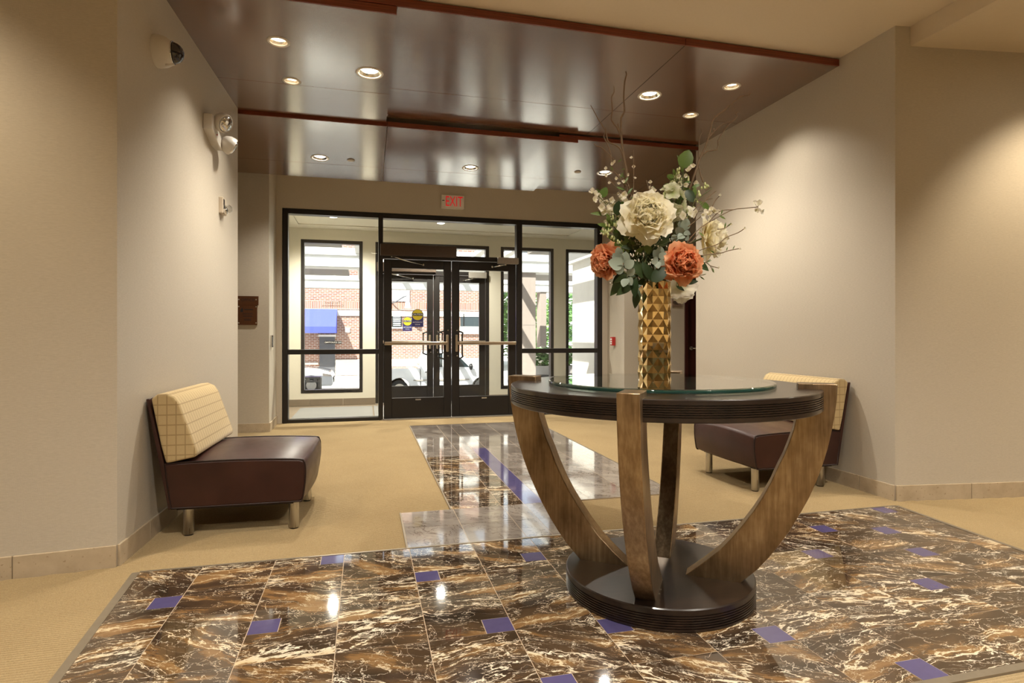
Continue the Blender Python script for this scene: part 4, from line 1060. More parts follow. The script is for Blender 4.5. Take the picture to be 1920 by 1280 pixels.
# benches, planters
def bench(u0, u1, vtop, label):
    a = at_depth(u0, vtop, 18.6); b = at_depth(u1, vtop, 18.6); yy = (a.y + b.y) / 2; z = a.z
    t = thing('metal_bench', ((a.x + b.x) / 2, yy, GT), label, 'bench')
    n = 5
    for i in range(n): build('seat_slat', box(a.x, b.x, yy - .22 + i * .09, yy - .15 + i * .09, z - .03, z), M['black'], t)
    bm = bx(bx(bmesh.new(), a.x, b.x, yy - .24, yy - .22, z - .07, z - .01), a.x, b.x, yy - .24, yy - .22, z - .17, z - .12)
    k = max(1, int((b.x - a.x) / .22)); w_ = (b.x - a.x) / k
    for i in range(k): bx(bm, a.x + i * w_, a.x + i * w_ + .11, yy - .24, yy - .22, z - .12, z - .07)
    build('apron', bm, M['black'], t)
    for x in (a.x + .04, b.x - .04):
        for y_ in (-.2, .2): build('leg', box(x - .04, x + .04, yy + y_ - .03, yy + y_ + .03, GT, z - .02), M['black'], t)
bench(548, 602, 706, 'black metal bench on the terrace in front of the parked white car')
bench(985, 1031, 703, 'black metal bench in front of the slim stone pillar'); bench(1064, 1108, 700, 'black metal bench before the planter by the pale side wall')
def leaf_cloud(name, c, rad, n, size, m, parent, seed=0, flat=.75):
    rnd = random.Random(seed); bm = bmesh.new()
    for _ in range(n):
        d = Vector((rnd.gauss(0, 1), rnd.gauss(0, 1), rnd.gauss(0, 1))).normalized() * (rnd.random() ** .45)
        p = Vector(c) + Vector((d.x * rad[0], d.y * rad[1], d.z * rad[2]))
        q = Matrix.Rotation(rnd.random() * 6.3, 3, 'Z') @ Matrix.Rotation(rnd.random() * 3.1, 3, 'X')
        s = size * (.6 + .8 * rnd.random())
        vs_ = [bm.verts.new(p + q @ Vector(w) * s) for w in ((-.5, 0, 0), (0, -.28, .08), (.55, 0, 0), (0, .28, .08))]
        bm.faces.new(vs_)
    o = build(name, bm, M[m], parent); o['kind'] = 'stuff'; return o
def planter(u, v0, tdep, label, seed):
    b = at_depth(u, v0, tdep); x, yy = b.x, b.y
    t = thing('flower_planter', (x, yy, GT), label, 'planter')
    build('pot', lathe(bmesh.new(), [(.16, GT), (.18, GT + .04), (.30, GT + .72), (.32, GT + .75), (.28, GT + .75), (.26, GT + .68), (.001, GT + .68)], 24, (x, yy, 0)), M['planter'], t, auto=R(40))
    leaf_cloud('foliage', (x, yy, GT + 1.0), (.48, .45, .36), 420, .16, 'foliage', t, seed)
    leaf_cloud('blossoms', (x, yy - .05, GT + 1.05), (.52, .5, .38), 130, .11, 'wbud', t, seed + 1)
planter(1018, 690, 20.0 - .6, 'tall grey planter of white flowers by the slim stone pillar', 3)
planter(1076, 690, 19.4, 'tall grey planter of white flowers near the pale side wall', 5)
def tree(u, v, Y, rad, h, label, seed):
    b = at_y(u, v, Y); t = thing('street_tree', (b.x, b.y, -.9), label, 'tree')
    build('trunk', tube(bmesh.new(), [(b.x, b.y, -.9), (b.x + .05, b.y, h * .5), (b.x, b.y, h)], [.16, .12, .07], 10), M['twig'], t, smooth=True)
    leaf_cloud('crown', (b.x, b.y, h), rad, 2200, .34, 'foliage', t, seed)
tree(962, 590, 37, (2.6, 2.5, 2.6), 2.2, 'leafy green street tree beyond the corner of the brick building', 21)
tree(1095, 580, 42, (3.4, 3, 3), 2.6, 'leafy green tree far behind the stone pillars', 22)
tree(1008, 600, 47, (3, 2.5, 2.4), 1.8, 'leafy green tree right of the brick building', 23)
bk = thing('glass_office_block', (14, 58, -.9), 'pale office block far behind the trees', 'building'); build('wall', box(6, 30, 56, 62, -.9, 14), M['siding'], bk)
for i in range(5):
    for j in range(6): build('window', box(7 + i * 4, 9.6 + i * 4, 55.93, 56.02, .6 + j * 2.2, 2.0 + j * 2.2), M['carglass'], bk)

# white pickup truck
YT = 21.8
def tp(u, v): q = at_y(u, v, YT); return (q.x, q.z)
tr = thing('pickup_truck', (at_y(810, 700, YT).x, YT + .85, ST), 'white pickup truck parked on the street beyond the doors', 'truck')
W2 = 1.7
wheel = lambda u: at_y(u, 740, YT).x
arch_u = (749, 905); zr = ST + .34
def arches(z):
    pts = []
    for u in reversed(arch_u):
        cx = wheel(u); pts += [(cx + .42 * math.cos(a), zr + .42 * math.sin(a)) for a in [R(-5 + i * 19) for i in range(11)]]
    return pts
zb_ = ST + .32
body = [tp(692, 691), (tp(692, 691)[0] - .03, zb_)] + [(p[0], p[1]) for p in reversed(arches(0))] + [(tp(934, 720)[0], zb_), tp(936, 705), tp(930, 696), tp(893, 691), tp(786, 690.5)]
build('body', prism(bmesh.new(), body, YT, YT + W2, 'y'), M['carwhite'], tr, bevel=.03)
cabp = [tp(787, 692), tp(790, 680), tp(798, 659), tp(803, 656), tp(853, 655.5), tp(860, 658), tp(893, 691), tp(893, 694), tp(787, 694)]
cab = build('cab', prism(bmesh.new(), cabp, YT + .08, YT + W2 - .08, 'y'), M['carwhite'], tr, bevel=.03)
build('side_window', prism(bmesh.new(), [tp(806, 688), tp(808, 663), tp(830, 661.5), tp(830, 688)], YT + .07, YT + .09, 'y'), M['carglass'], cab)
build('side_window', prism(bmesh.new(), [tp(833, 688), tp(833, 661.5), tp(855, 662), tp(881, 688)], YT + .07, YT + .09, 'y'), M['carglass'], cab)
for u in (788, 832): build('door_seam', box(tp(u, 700)[0] - .012, tp(u, 700)[0] + .012, YT - .032, YT - .02, tp(u, 722)[1], tp(u, 692)[1]), M['black'], tr)
build('door_handle', box(tp(797, 695)[0], tp(802, 695)[0], YT - .05, YT - .02, tp(800, 698)[1], tp(800, 696)[1]), M['black'], tr)
build('side_mirror', lathe(bmesh.new(), [(.02, -.08), (.11, -.05), (.13, .03), (.02, .08)], 14, (tp(882, 687)[0], YT - .12, tp(882, 687)[1]), axis='x'), M['black'], tr, smooth=True)
build('side_trim', box(tp(775, 700)[0], tp(880, 700)[0], YT - .035, YT - .02, tp(830, 713)[1], tp(830, 710.5)[1]), M['greybox'], tr)
for u in arch_u:
    for yy in (YT + .02, YT + W2 - .24):
        wh = build('tyre', lathe(bmesh.new(), [(.21, 0), (.32, .01), (.34, .05), (.34, .17), (.32, .21), (.21, .22)], 28, (wheel(u), yy, zr), axis='y', cap=False), M['tyre'], tr, auto=R(40))
        build('rim', lathe(bmesh.new(), [(.21, .02), (.17, .05), (.06, .03), (.01, .03)], 24, (wheel(u), yy, zr), axis='y'), M['steel'], wh, auto=R(40))
# car at the left
YC_ = 24.6
def cp(u, v): q = at_y(u, v, YC_); return (q.x, q.z)
cr = thing('parked_car', (at_y(575, 700, YC_).x, YC_ + .85, ST), 'white car nose parked before the blue awning', 'car')
fx = cp(625, 710)[0]
def off(dx, z): return (fx + dx, ST + z)
cbody = [off(-4.4, .95), off(-4.4, .30)] + [(fx - 3.5 + .38 * math.cos(a), ST + .33 + .38 * math.sin(a)) for a in [R(185 - i * 19) for i in range(11)]] + [(fx - .85 + .38 * math.cos(a), ST + .33 + .38 * math.sin(a)) for a in [R(185 - i * 19) for i in range(11)]] + [off(-.05, .30), off(0, .45), off(-.03, .68), off(-.14, .86), off(-.55, .98), off(-1.25, 1.05)]
build('body', prism(bmesh.new(), cbody, YC_, YC_ + 1.75, 'y'), M['carwhite'], cr, bevel=.05, seg=3)
cb = build('cabin', prism(bmesh.new(), [off(-1.2, 1.03), off(-1.9, 1.48), off(-3.3, 1.50), off(-4.1, 1.0)], YC_ + .15, YC_ + 1.6, 'y'), M['carglass'], cr, bevel=.06, seg=3)
build('roof', prism(bmesh.new(), [off(-1.85, 1.47), off(-3.35, 1.49), off(-3.3, 1.53), off(-1.95, 1.51)], YC_ + .17, YC_ + 1.58, 'y'), M['carwhite'], cb)
for xx in (-.85, -3.5):
    for yy in (YC_ + .02, YC_ + 1.5):
        wh = build('tyre', lathe(bmesh.new(), [(.2, 0), (.31, .01), (.33, .05), (.33, .17), (.31, .21), (.2, .22)], 28, (fx + xx, yy, ST + .33), axis='y', cap=False), M['tyre'], cr, auto=R(40))
        build('rim', lathe(bmesh.new(), [(.2, .02), (.16, .05), (.05, .03), (.01, .03)], 24, (fx + xx, yy, ST + .33), axis='y'), M['steel'], wh, auto=R(40))
build('headlight', prism(bmesh.new(), [off(-.42, .82), off(-.10, .76), off(-.06, .68), off(-.40, .70)], YC_ - .015, YC_ + .02, 'y'), M['chrome'], cr)
build('bumper_grille', box(fx - .06, fx + .015, YC_ + .3, YC_ + 1.45, ST + .42, ST + .62), M['black'], cr)

# ------------------------------------------------------------------ flowers
VD = 2.44
def P(u, v, dt=0.0): return at_depth(u, v, VD + dt)
MOUTH = Vector((VC.x, VC.y, VC.z + VH - .05))
ZTOP = VC.z + VH
SLOTS = [Vector((.0475 * math.sqrt((k + .5) / 46) * math.cos(k * 2.39996), .0475 * math.sqrt((k + .5) / 46) * math.sin(k * 2.39996), 0)) for k in range(46)]
STATIC, CLUSTERS, PATHS = [], [], {}

def bvh_of(vs, fs):
    lo = Vector((min(v.x for v in vs), min(v.y for v in vs), min(v.z for v in vs))); hi = Vector((max(v.x for v in vs), max(v.y for v in vs), max(v.z for v in vs)))
    return (BVHTree.FromPolygons(vs, fs), lo, hi)
def bvh_bm(bm): return bvh_of([v.co.copy() for v in bm.verts], [[v.index for v in f.verts] for f in bm.faces])
def world_mesh(o):
    m = Matrix.Translation(WO[o.parent]) @ o.matrix_basis if o.parent is not None else o.matrix_basis
    return [m @ v.co for v in o.data.vertices], [tuple(p.vertices) for p in o.data.polygons]
def hits(b, skip=None):
    n = 0
    for root, (t, lo, hi) in STATIC:
        if root is skip: continue
        if b[1].x > hi.x or b[1].y > hi.y or b[1].z > hi.z or lo.x > b[2].x or lo.y > b[2].y or lo.z > b[2].z: continue
        n += len(b[0].overlap(t))
    return n
def add_static(root, o): STATIC.append((root, bvh_of(*world_mesh(o))))
for o_ in vs.children: add_static(vs, o_)

def stem_path(slot, pts):
    a = Vector((VC.x, VC.y, 0)) + slot; d = Vector(pts[0]) - Vector((a.x, a.y, ZTOP)); d.z = 0
    out = d.normalized() * min(.012, d.length * .2) if d.length > 1e-4 else Vector()
    return [Vector((VC.x, VC.y, ZTOP - .16)) + slot * .8, Vector((a.x, a.y, ZTOP - .02)), Vector((a.x, a.y, ZTOP + .022)) + out] + [Vector(p) for p in pts]
def best_stem(root, make_pts, rad, deltas, sub=4, sides=6, extra=None, wig=True):
    """choose the vase slot and depth whose stem touches the fewest neighbours; returns the mesh and the depth"""
    best = None
    for dl in deltas:
        pts = make_pts(dl); d = Vector(pts[0]) - MOUTH; d.z = 0
        want = d * (.047 / max(.047, d.length))
        for sl in sorted(SLOTS, key=lambda q: (q - want).length)[:7]:
            for w in ((0, 0), (.018, 0), (-.018, 0), (0, .018), (0, -.018)) if wig else ((0, 0),):
                pp = stem_path(sl, pts)
                mid_ = (pp[2] + pp[3]) / 2 + RT * w[0] + FW * w[1]
                pp.insert(3, mid_)
                sp = smooth_path(pp, sub); n = len(sp)
                rr = rad if not callable(rad) else [rad(i / (n - 1)) for i in range(n)]
                bm = tube(bmesh.new(), sp, rr, sides)
                if extra: extra(bm, dl)
                bm.verts.index_update(); h = hits(bvh_bm(bm), root) + abs(dl) * 8
                if best is None or h < best[0]:
                    if best: best[1].free()
                    best = (h, bm, sl, dl, sp)
                else: bm.free()
                if h < abs(dl) * 8 + .5: break
            if best[0] < abs(best[3]) * 8 + .5: break
        if best[0] < abs(best[3]) * 8 + .5: break
    SLOTS.remove(best[2]); PATHS.setdefault(root, []).extend(best[4])
    return best[1], best[3]
DELTAS = (0, .02, -.02, .04, -.04, .06, .08, -.06, .11)

def petal_mesh(name, L, Wd, cup, ruffle, seed, m, curl=.0):
    """petal in local space: base at origin, growing along +Y, cupped towards +Z"""
    rnd = random.Random(seed); nu, nv = 8, 7; bm = bmesh.new(); g = []
    for j in range(nv + 1):
        t = j / nv; w = Wd * (.16 + .84 * math.sin(math.pi * .5 * min(t * 1.35, 1.0)))
        row = []
        for i in range(nu + 1):
            s = i / nu * 2 - 1
            x = s * w * .5; y_ = L * t * (1 - .34 * s * s * t * t)
            x *= 1 - .10 * max(0, t - .75) * 4
            zz = cup * L * (s * s * .38 * t + .42 * t * t) - curl * L * max(0, t - .6) ** 2 * 4
            rf_ = ruffle * L * max(0, t - .35) * 1.5
            zz += rf_ * math.sin(s * 6.5 + seed * 1.7) + rf_ * .6 * math.sin(s * 13 + seed * 3.1)
            if j == nv: y_ += L * .035 * math.sin(s * 11 + seed * 2.1) + L * .02 * (rnd.random() - .5)
            row.append(bm.verts.new((x, y_, zz)))
        g.append(row)
    for j in range(nv):
        for i in range(nu): bm.faces.new((g[j][i], g[j][i + 1], g[j + 1][i + 1], g[j + 1][i]))
    me = bpy.data.meshes.new(name); bm.to_mesh(me); bm.free(); me.materials.append(m)
    me.polygons.foreach_set('use_smooth', [True] * len(me.polygons)); return me

def place(name, me, parent, mat4):
    o = bpy.data.objects.new(name, me); COL.objects.link(o); o.parent = parent
    o.matrix_local = Matrix.Translation(-WO[parent]) @ mat4
    return o

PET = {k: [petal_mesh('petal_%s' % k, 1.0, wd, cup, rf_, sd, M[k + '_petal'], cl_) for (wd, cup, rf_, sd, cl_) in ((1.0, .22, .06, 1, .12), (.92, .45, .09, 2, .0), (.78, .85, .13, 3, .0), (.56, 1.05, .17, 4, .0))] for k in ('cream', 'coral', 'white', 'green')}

def stem_to(parent, p, rad=.0035, m='greentwig', back=None):
    pts = [Vector(p)] if back is None else [Vector(p) + back, Vector(p)]
    bm, _ = best_stem(parent, lambda dl: pts, rad, (0,))
    add_static(parent, build('stem', bm, M[m], parent, smooth=True))

def peony(c, face, rad, kind, label, seed, squash=1.0):
    rnd = random.Random(seed); t = thing('peony', c, label, 'flower', None)
    q = Vector(face).normalized().to_track_quat('Z', 'Y').to_matrix().to_4x4()
    base = Matrix.Translation(c) @ q
    layers = [(0, 6, 1.06, 2, 0.0), (0, 7, 1.02, 18, .03), (1, 8, .98, 30, .06), (1, 9, .94, 40, .08), (2, 9, .92, 44, .08), (2, 9, .86, 50, .10), (3, 10, .84, 52, .10), (3, 9, .74, 56, .14), (3, 8, .62, 60, .18), (3, 6, .48, 66, .22)]
    for li, (var, n, ln_, tilt, lift) in enumerate(layers):
        for i in range(n):
            a = 2 * math.pi * (i + .5 * (li % 2)) / n + rnd.uniform(-.28, .28)
            tl = R(tilt + rnd.uniform(-12, 12)); s = rad * ln_ * rnd.uniform(.9, 1.1)
            mt = base @ Matrix.Rotation(a, 4, 'Z') @ Matrix.Translation((0, rad * .05, rad * (lift - .12))) @ Matrix.Rotation(tl, 4, 'X') @ Matrix.Rotation(rnd.uniform(-.25, .25), 4, 'Y') @ Matrix.Diagonal((s * 1.02, s, s, 1))
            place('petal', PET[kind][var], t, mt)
    f_ = Vector(face).normalized()
    for o_ in t.children: add_static(t, o_)
    WAIT.append((t, Vector(c) - f_ * rad * .15, -f_ * .07 - Vector((0, 0, .02))))
    return t
toC = -FW
WAIT = []
peony(P(1212, 408, -.10), toC + Vector((-.10, 0, .22)), .102, 'cream', 'large open cream peony at the top of the bouquet, facing front', 1)
peony(P(1322, 446, .02), Vector((.75, -.55, .12)), .090, 'cream', 'cream peony turned sideways above the coral peony', 2)
peony(P(1277, 494, -.12), toC + Vector((.06, 0, -.02)), .082, 'coral', 'open coral peony over the right lip of the gold vase', 3)
peony(P(1140, 489, -.03), Vector((-.85, -.42, -.12)), .076, 'coral', 'coral peony turned sideways at the left of the bouquet', 4)
peony(P(1276, 541, .10), Vector((.55, .5, -.65)), .066, 'white', 'white flower hanging behind the right lip of the gold vase', 5)

for t_, p_, b_ in WAIT: stem_to(t_, p_, .004, 'greentwig', b_)

def leaf_mesh(name, m, wd=.42, fold=.15, bend=.25, serr=0.0, rnd_=False):
    bm = bmesh.new(); n = 8; c_, l_, r_ = [], [], []
    for i in range(n + 1):
        t = i / n; w = wd * (math.sin(math.pi * t) ** (.62 if rnd_ else .85)) * (1 - .25 * t) * .5 + (.004 if 0 < i < n else 0)
        w *= 1 + serr * (i % 2)
        z_ = -bend * t * t
        c_.append(bm.verts.new((0, t, z_))); l_.append(bm.verts.new((-w, t, z_ + fold * w))); r_.append(bm.verts.new((w, t, z_ + fold * w)))
    for i in range(n):
        bm.faces.new((l_[i], c_[i], c_[i + 1], l_[i + 1])); bm.faces.new((c_[i], r_[i], r_[i + 1], c_[i + 1]))
    bmesh.ops.remove_doubles(bm, verts=bm.verts[:], dist=.0005)
    me = bpy.data.meshes.new(name); bm.to_mesh(me); bm.free(); me.materials.append(m)
    me.polygons.foreach_set('use_smooth', [True] * len(me.polygons)); return me
LF = dict(dark=leaf_mesh('leaf_dark', M['dleaf'], .46), green=leaf_mesh('leaf_green', M['gleaf'], .5), euc=leaf_mesh('leaf_euc', M['eleaf'], .95, .25, .15, rnd_=True), big=leaf_mesh('leaf_big', M['gleaf'], .85, .2, .15, .08, True), slim=leaf_mesh('leaf_slim', M['gleaf'], .26), dround=leaf_mesh('leaf_dround', M['dleaf'], .72, .2, .1, rnd_=True))
def leaf(parent, kind, a, b, roll=0.0, name='leaf', face=None):
    """leaf from point a to tip b; its upper side looks towards the camera, rolled a little"""
    a, b = Vector(a), Vector(b); y_ = (b - a); L = y_.length; y_ = y_ / L
    n = (face or (CAM - a)); n = (n - y_ * n.dot(y_)).normalized(); x_ = y_.cross(n)
    m3 = Matrix((x_, y_, n)).transposed().to_4x4()
    return place(name, LF[kind], parent, Matrix.Translation(a) @ m3 @ Matrix.Rotation(roll, 4, 'Y') @ Matrix.Scale(L, 4))

def foliage_stem(label, path, leaves, kind, m='greentwig', rad=.003, cat='foliage', name='leaf_stem', dts=0.0):
    mk = lambda dl: [P(p[0], p[1], (p[2] if len(p) == 3 else dts) + dl) for p in path]
    t = thing(name, mk(0)[0], label, cat)
    bm, dl = best_stem(t, mk, rad, DELTAS)
    add_static(t, build('stem', bm, M[m], t, smooth=True))
    for lf in leaves:
        (u0, v0, u1, v1) = lf[:4]; dt = lf[4] if len(lf) > 4 else dts; kd = lf[5] if len(lf) > 5 else kind
        CLUSTERS.append((t, [leaf(t, kd, P(u0, v0, dt), P(u1, v1, dt - .02), random.uniform(-.5, .5))], P(u0, v0, dt), m))
    return t
foliage_stem('dark green leaves drooping over the left lip of the vase', [(1190, 520, -.06), (1170, 530, -.07)],
    [(1176, 512, 1147, 552, -.06), (1190, 528, 1158, 551, -.09), (1192, 520, 1187, 556, -.10), (1196, 540, 1191, 576, -.05), (1172, 508, 1150, 530, -.03), (1200, 505, 1178, 535, -.05)], 'dark')
foliage_stem('olive leaf standing upright in front of the vase mouth', [(1230, 530, -.09)], [(1222, 528, 1252, 500, -.13, 'dround'), (1228, 528, 1205, 492, -.10), (1218, 524, 1190, 486, -.06), (1240, 526, 1262, 505, -.05)], 'dark')
foliage_stem('dark glossy leaves poking out right of the coral peony', [(1290, 520, -.02), (1305, 505, 0)], [(1300, 486, 1331, 505, -.03), (1282, 530, 1309, 526, -.05), (1268, 536, 1283, 543, -.02), (1298, 480, 1318, 482, .0)], 'dark')
foliage_stem('dark leaves filling the middle of the bouquet', [(1215, 500, .0), (1220, 470, .02)],
    [(1215, 505, 1195, 455, .0), (1220, 500, 1222, 448, .0), (1225, 495, 1250, 450, .0), (1200, 500, 1170, 460, .02), (1235, 500, 1262, 470, .03), (1210, 480, 1185, 440, .03), (1225, 470, 1262, 438, .03), (1200, 470, 1165, 438, .04), (1240, 470, 1275, 430, .05), (1222, 452, 1250, 425, .04), (1205, 515, 1182, 500, -.02), (1245, 515, 1256, 485, -.02), (1190, 470, 1160, 452, .03), (1265, 455, 1290, 425, .05)], 'dark')
foliage_stem('olive leaves below the large cream peony', [(1225, 470, -.02)], [(1218, 478, 1210, 448, -.05, 'green'), (1226, 470, 1236, 447, -.05), (1232, 462, 1258, 448, -.03)], 'dark')
foliage_stem('dusty grey green round leaves at the left of the bouquet', [(1170, 510, -.08), (1162, 485, -.10)],
    [(1168, 498, 1142, 490, -.13), (1166, 492, 1150, 476, -.12), (1170, 494, 1174, 472, -.12), (1172, 502, 1188, 488, -.12), (1170, 506, 1152, 504, -.12), (1176, 516, 1190, 504, -.11), (1176, 522, 1168, 536, -.11), (1178, 520, 1184, 534, -.10), (1162, 480, 1158, 464, -.10)], 'euc')
foliage_stem('dusty grey green rosette left of the coral peony', [(1240, 500, -.06), (1238, 482, -.08)],
    [(1238, 482, 1226, 470, -.11), (1238, 482, 1238, 462, -.11), (1240, 484, 1252, 474, -.12), (1238, 486, 1226, 492, -.12), (1240, 488, 1250, 496, -.12), (1236, 490, 1238, 502, -.11)], 'euc')
foliage_stem('dusty grey green leaves right of the large cream peony', [(1275, 450, .0), (1285, 425, -.02)],
    [(1280, 432, 1290, 410, -.04), (1280, 438, 1268, 428, -.04), (1282, 440, 1272, 446, -.05), (1284, 440, 1290, 450, -.05), (1282, 436, 1294, 438, -.05), (1276, 428, 1280, 412, -.02), (1270, 440, 1262, 452, -.03)], 'euc')
foliage_stem('large pale green leaf at the top right of the bouquet', [(1275, 400, .06), (1280, 340, .08), (1282, 312, .08)], [(1280, 316, 1292, 280, .06, 'big'), (1278, 312, 1272, 290, .07, 'slim')], 'big')
foliage_stem('dark round leaf beside the upper right blossoms', [(1290, 410, .02), (1292, 385, 0)], [(1287, 356, 1300, 378, -.02, 'dround'), (1297, 352, 1312, 345, .0, 'green'), (1300, 372, 1304, 350, .0, 'green'), (1330, 392, 1314, 378, .0, 'green')], 'dround')
foliage_stem('bright green leaves at the upper left of the bouquet', [(1160, 430, .02), (1145, 380, .03)], [(1128, 370, 1137, 351, .0, 'big'), (1132, 366, 1118, 356, .02, 'slim'), (1157, 404, 1160, 376, -.03, 'dround'), (1150, 440, 1166, 428, -.02, 'big'), (1155, 452, 1140, 440, -.01), (1160, 462, 1178, 450, -.03), (1150, 425, 1140, 412, .0), (1162, 420, 1152, 408, .0), (1168, 460, 1180, 470, -.04), (1145, 402, 1113, 398, -.01, 'slim')], 'green')
foliage_stem('green leaves between the lower left flowers', [(1190, 500, .02), (1165, 470, .03)], [(1170, 470, 1150, 455, -.02), (1180, 465, 1190, 440, -.02), (1175, 455, 1168, 435, .0), (1190, 480, 1205, 462, -.04), (1130, 470, 1118, 460, .0, 'euc'), (1138, 468, 1130, 455, .0, 'euc')], 'green')

rg = random.Random(9)
def ring_leaves(n, cu, cv, ru, rv, size, dt0, dt1):
    out_ = []
    for _ in range(n):
        a = rg.random() * 6.283; r = .35 + .6 * rg.random()
        u, v = cu + ru * r * math.cos(a), cv + rv * r * math.sin(a); a2 = a + rg.uniform(-.6, .6)
        out_.append((u, v, u + size * math.cos(a2), v + size * math.sin(a2), rg.uniform(dt0, dt1)))
    return out_
foliage_stem('mass of small dark leaves at the heart of the bouquet', [(1225, 480, .04)], ring_leaves(60, 1215, 478, 62, 46, 25, -.05, .08), 'dark')
foliage_stem('loose olive green sprigs behind the large cream peony', [(1215, 430, .07)], ring_leaves(22, 1215, 405, 66, 44, 18, .05, .10), 'green')
foliage_stem('clustered bright green leaflets along the left edge of the bouquet', [(1165, 470, .0), (1155, 430, .0)], ring_leaves(26, 1156, 430, 22, 40, 14, -.03, .03), 'green')
foliage_stem('yellow green leaflets among the tall right bud spray', [(1270, 420, .03), (1272, 350, .04)], ring_leaves(20, 1272, 352, 20, 42, 12, .0, .05), 'green')
# hydrangea head of pale green florets
def floret_cluster(c, rad, n, s, kind, label, seed, name='hydrangea', flat=1.0):
    rnd = random.Random(seed); t = thing(name, c, label, 'flower'); c = Vector(c)
    for _ in range(n):
        own = []
        d = Vector((rnd.gauss(0, 1), rnd.gauss(0, 1), rnd.gauss(0, 1))).normalized()
        if d.dot(toC) < -.2: d = -d
        p = Vector(c) + Vector((d.x * rad, d.y * rad, d.z * rad * flat)); q = (d + Vector((rnd.uniform(-.3, .3),) * 3)).to_track_quat('Z', 'Y').to_matrix().to_4x4(); a0 = rnd.random() * 6
        for k in range(4):
            own.append(place('petal', PET[kind][0], t, Matrix.Translation(p) @ q @ Matrix.Rotation(a0 + k * math.pi / 2, 4, 'Z') @ Matrix.Rotation(R(14), 4, 'X') @ Matrix.Scale(s, 4)))
        CLUSTERS.append((t, own, p, 'greentwig'))
    stem_to(t, Vector(c), .003); return t
floret_cluster(P(1258, 380, -.01), .046, 13, .036, 'green', 'pale green hydrangea head right of the large cream peony', 31, flat=1.35)
floret_cluster(P(1288, 402, -.02), .024, 7, .020, 'white', 'small white blossom cluster above the sideways cream peony', 32, name='blossom_cluster')

def blossom_stem(label, paths, buds, kind='white', rad=.0018, seed=0, dt=0.0, m='greentwig', leaves=(), s=.014, name='blossom_spray', bead=None):
    rnd = random.Random(seed); root = P(*paths[0][0], dt); t = thing(name, root, label, 'flower spray')
    def side(bm, dl):
        for pth in paths[1:]: tube(bm, smooth_path([P(u, v, dt + dl) for u, v in pth], 3), rad, 5)
    bm, dl = best_stem(t, lambda dl: [P(u, v, dt + dl) for u, v in paths[0]], rad, DELTAS, 3, 5, side)
    for pth in paths[1:]: PATHS[t].extend(smooth_path([P(u, v, dt + dl) for u, v in pth], 3))
    add_static(t, build('twig', bm, M[m], t, smooth=True))
    dt += dl
    for (u, v, n) in buds:
        p = P(u, v, dt + rnd.uniform(-.015, .015)); own = []
        if bead:
            for k in range(n):
                r_ = bead * rnd.uniform(.7, 1.25); bm = bmesh.new(); bmesh.ops.create_icosphere(bm, subdivisions=1, radius=r_)
                bm.transform(Matrix.Translation(p + Vector((rnd.uniform(-1, 1), rnd.uniform(-1, 1), rnd.uniform(-1, 1))) * bead * 1.6) @ Matrix.Diagonal((.8, .8, 1.35, 1)))
                own.append(build('bud', bm, M['bud' if kind == 'green' else 'wbud'], t, smooth=True))
        else:
            d = (toC + Vector((rnd.uniform(-.8, .8), rnd.uniform(-.3, .3), rnd.uniform(-.6, .8)))).to_track_quat('Z', 'Y').to_matrix().to_4x4()
            for k in range(n): own.append(place('petal', PET[kind][1], t, Matrix.Translation(p) @ d @ Matrix.Rotation(2 * math.pi * k / n, 4, 'Z') @ Matrix.Rotation(R(32), 4, 'X') @ Matrix.Scale(s * rnd.uniform(.8, 1.2), 4)))
        CLUSTERS.append((t, own, p, m))
    for lf in leaves: CLUSTERS.append((t, [leaf(t, lf[4] if len(lf) > 4 else 'slim', P(lf[0], lf[1], dt), P(lf[2], lf[3], dt - .01), rnd.uniform(-.6, .6))], P(lf[0], lf[1], dt), m))
    return t
blossom_stem('white freesia like buds at the far left of the bouquet', [[(1170, 440), (1150, 405), (1130, 375), (1112, 360)], [(1150, 405), (1132, 395)]],
    [(1111, 361, 3), (1116, 366, 4), (1114, 376, 4), (1125, 380, 4), (1132, 378, 5), (1138, 382, 5), (1128, 390, 4), (1134, 396, 5), (1142, 392, 5), (1145, 376, 4), (1150, 385, 4), (1124, 366, 3), (1148, 400, 4), (1140, 402, 4), (1162, 372, 4), (1170, 366, 4), (1168, 402, 4), (1172, 380, 4)], seed=41, dt=-.01, s=.020)
blossom_stem('green bud spray below the white buds at the left', [[(1175, 470), (1160, 430), (1150, 405)], [(1160, 440), (1140, 430)]],
    [(1145, 412, 5), (1152, 420, 6), (1148, 430, 6), (1156, 436, 6), (1160, 410, 5), (1144, 422, 4), (1140, 440, 5), (1150, 446, 5), (1166, 424, 5), (1134, 436, 4), (1162, 448, 4)], 'green', seed=42, dt=-.02, bead=.0055)
blossom_stem('tall green and white bud spray right of the cream peony', [[(1262, 440), (1266, 390), (1270, 350), (1272, 318)], [(1268, 370), (1255, 355)], [(1268, 350), (1290, 335)]],
    [(1273, 320, 4), (1268, 326, 5), (1262, 334, 5), (1270, 336, 5), (1260, 345, 5), (1268, 346, 5), (1278, 338, 4), (1288, 334, 3), (1255, 352, 5), (1266, 358, 5), (1276, 352, 5), (1250, 362, 5), (1284, 360, 4), (1272, 368, 5), (1246, 370, 5)], 'green', seed=43, dt=.03, bead=.006)
blossom_stem('white blossoms mixed into the tall right bud spray', [[(1268, 420), (1274, 360), (1276, 330)]], [(1272, 330, 5), (1282, 330, 5), (1275, 345, 5), (1285, 346, 5), (1266, 352, 5), (1280, 365, 5), (1262, 360, 5), (1290, 320, 4), (1293, 318, 4), (1300, 312, 4), (1305, 345, 4)], 'white', seed=44, dt=.01, s=.015)
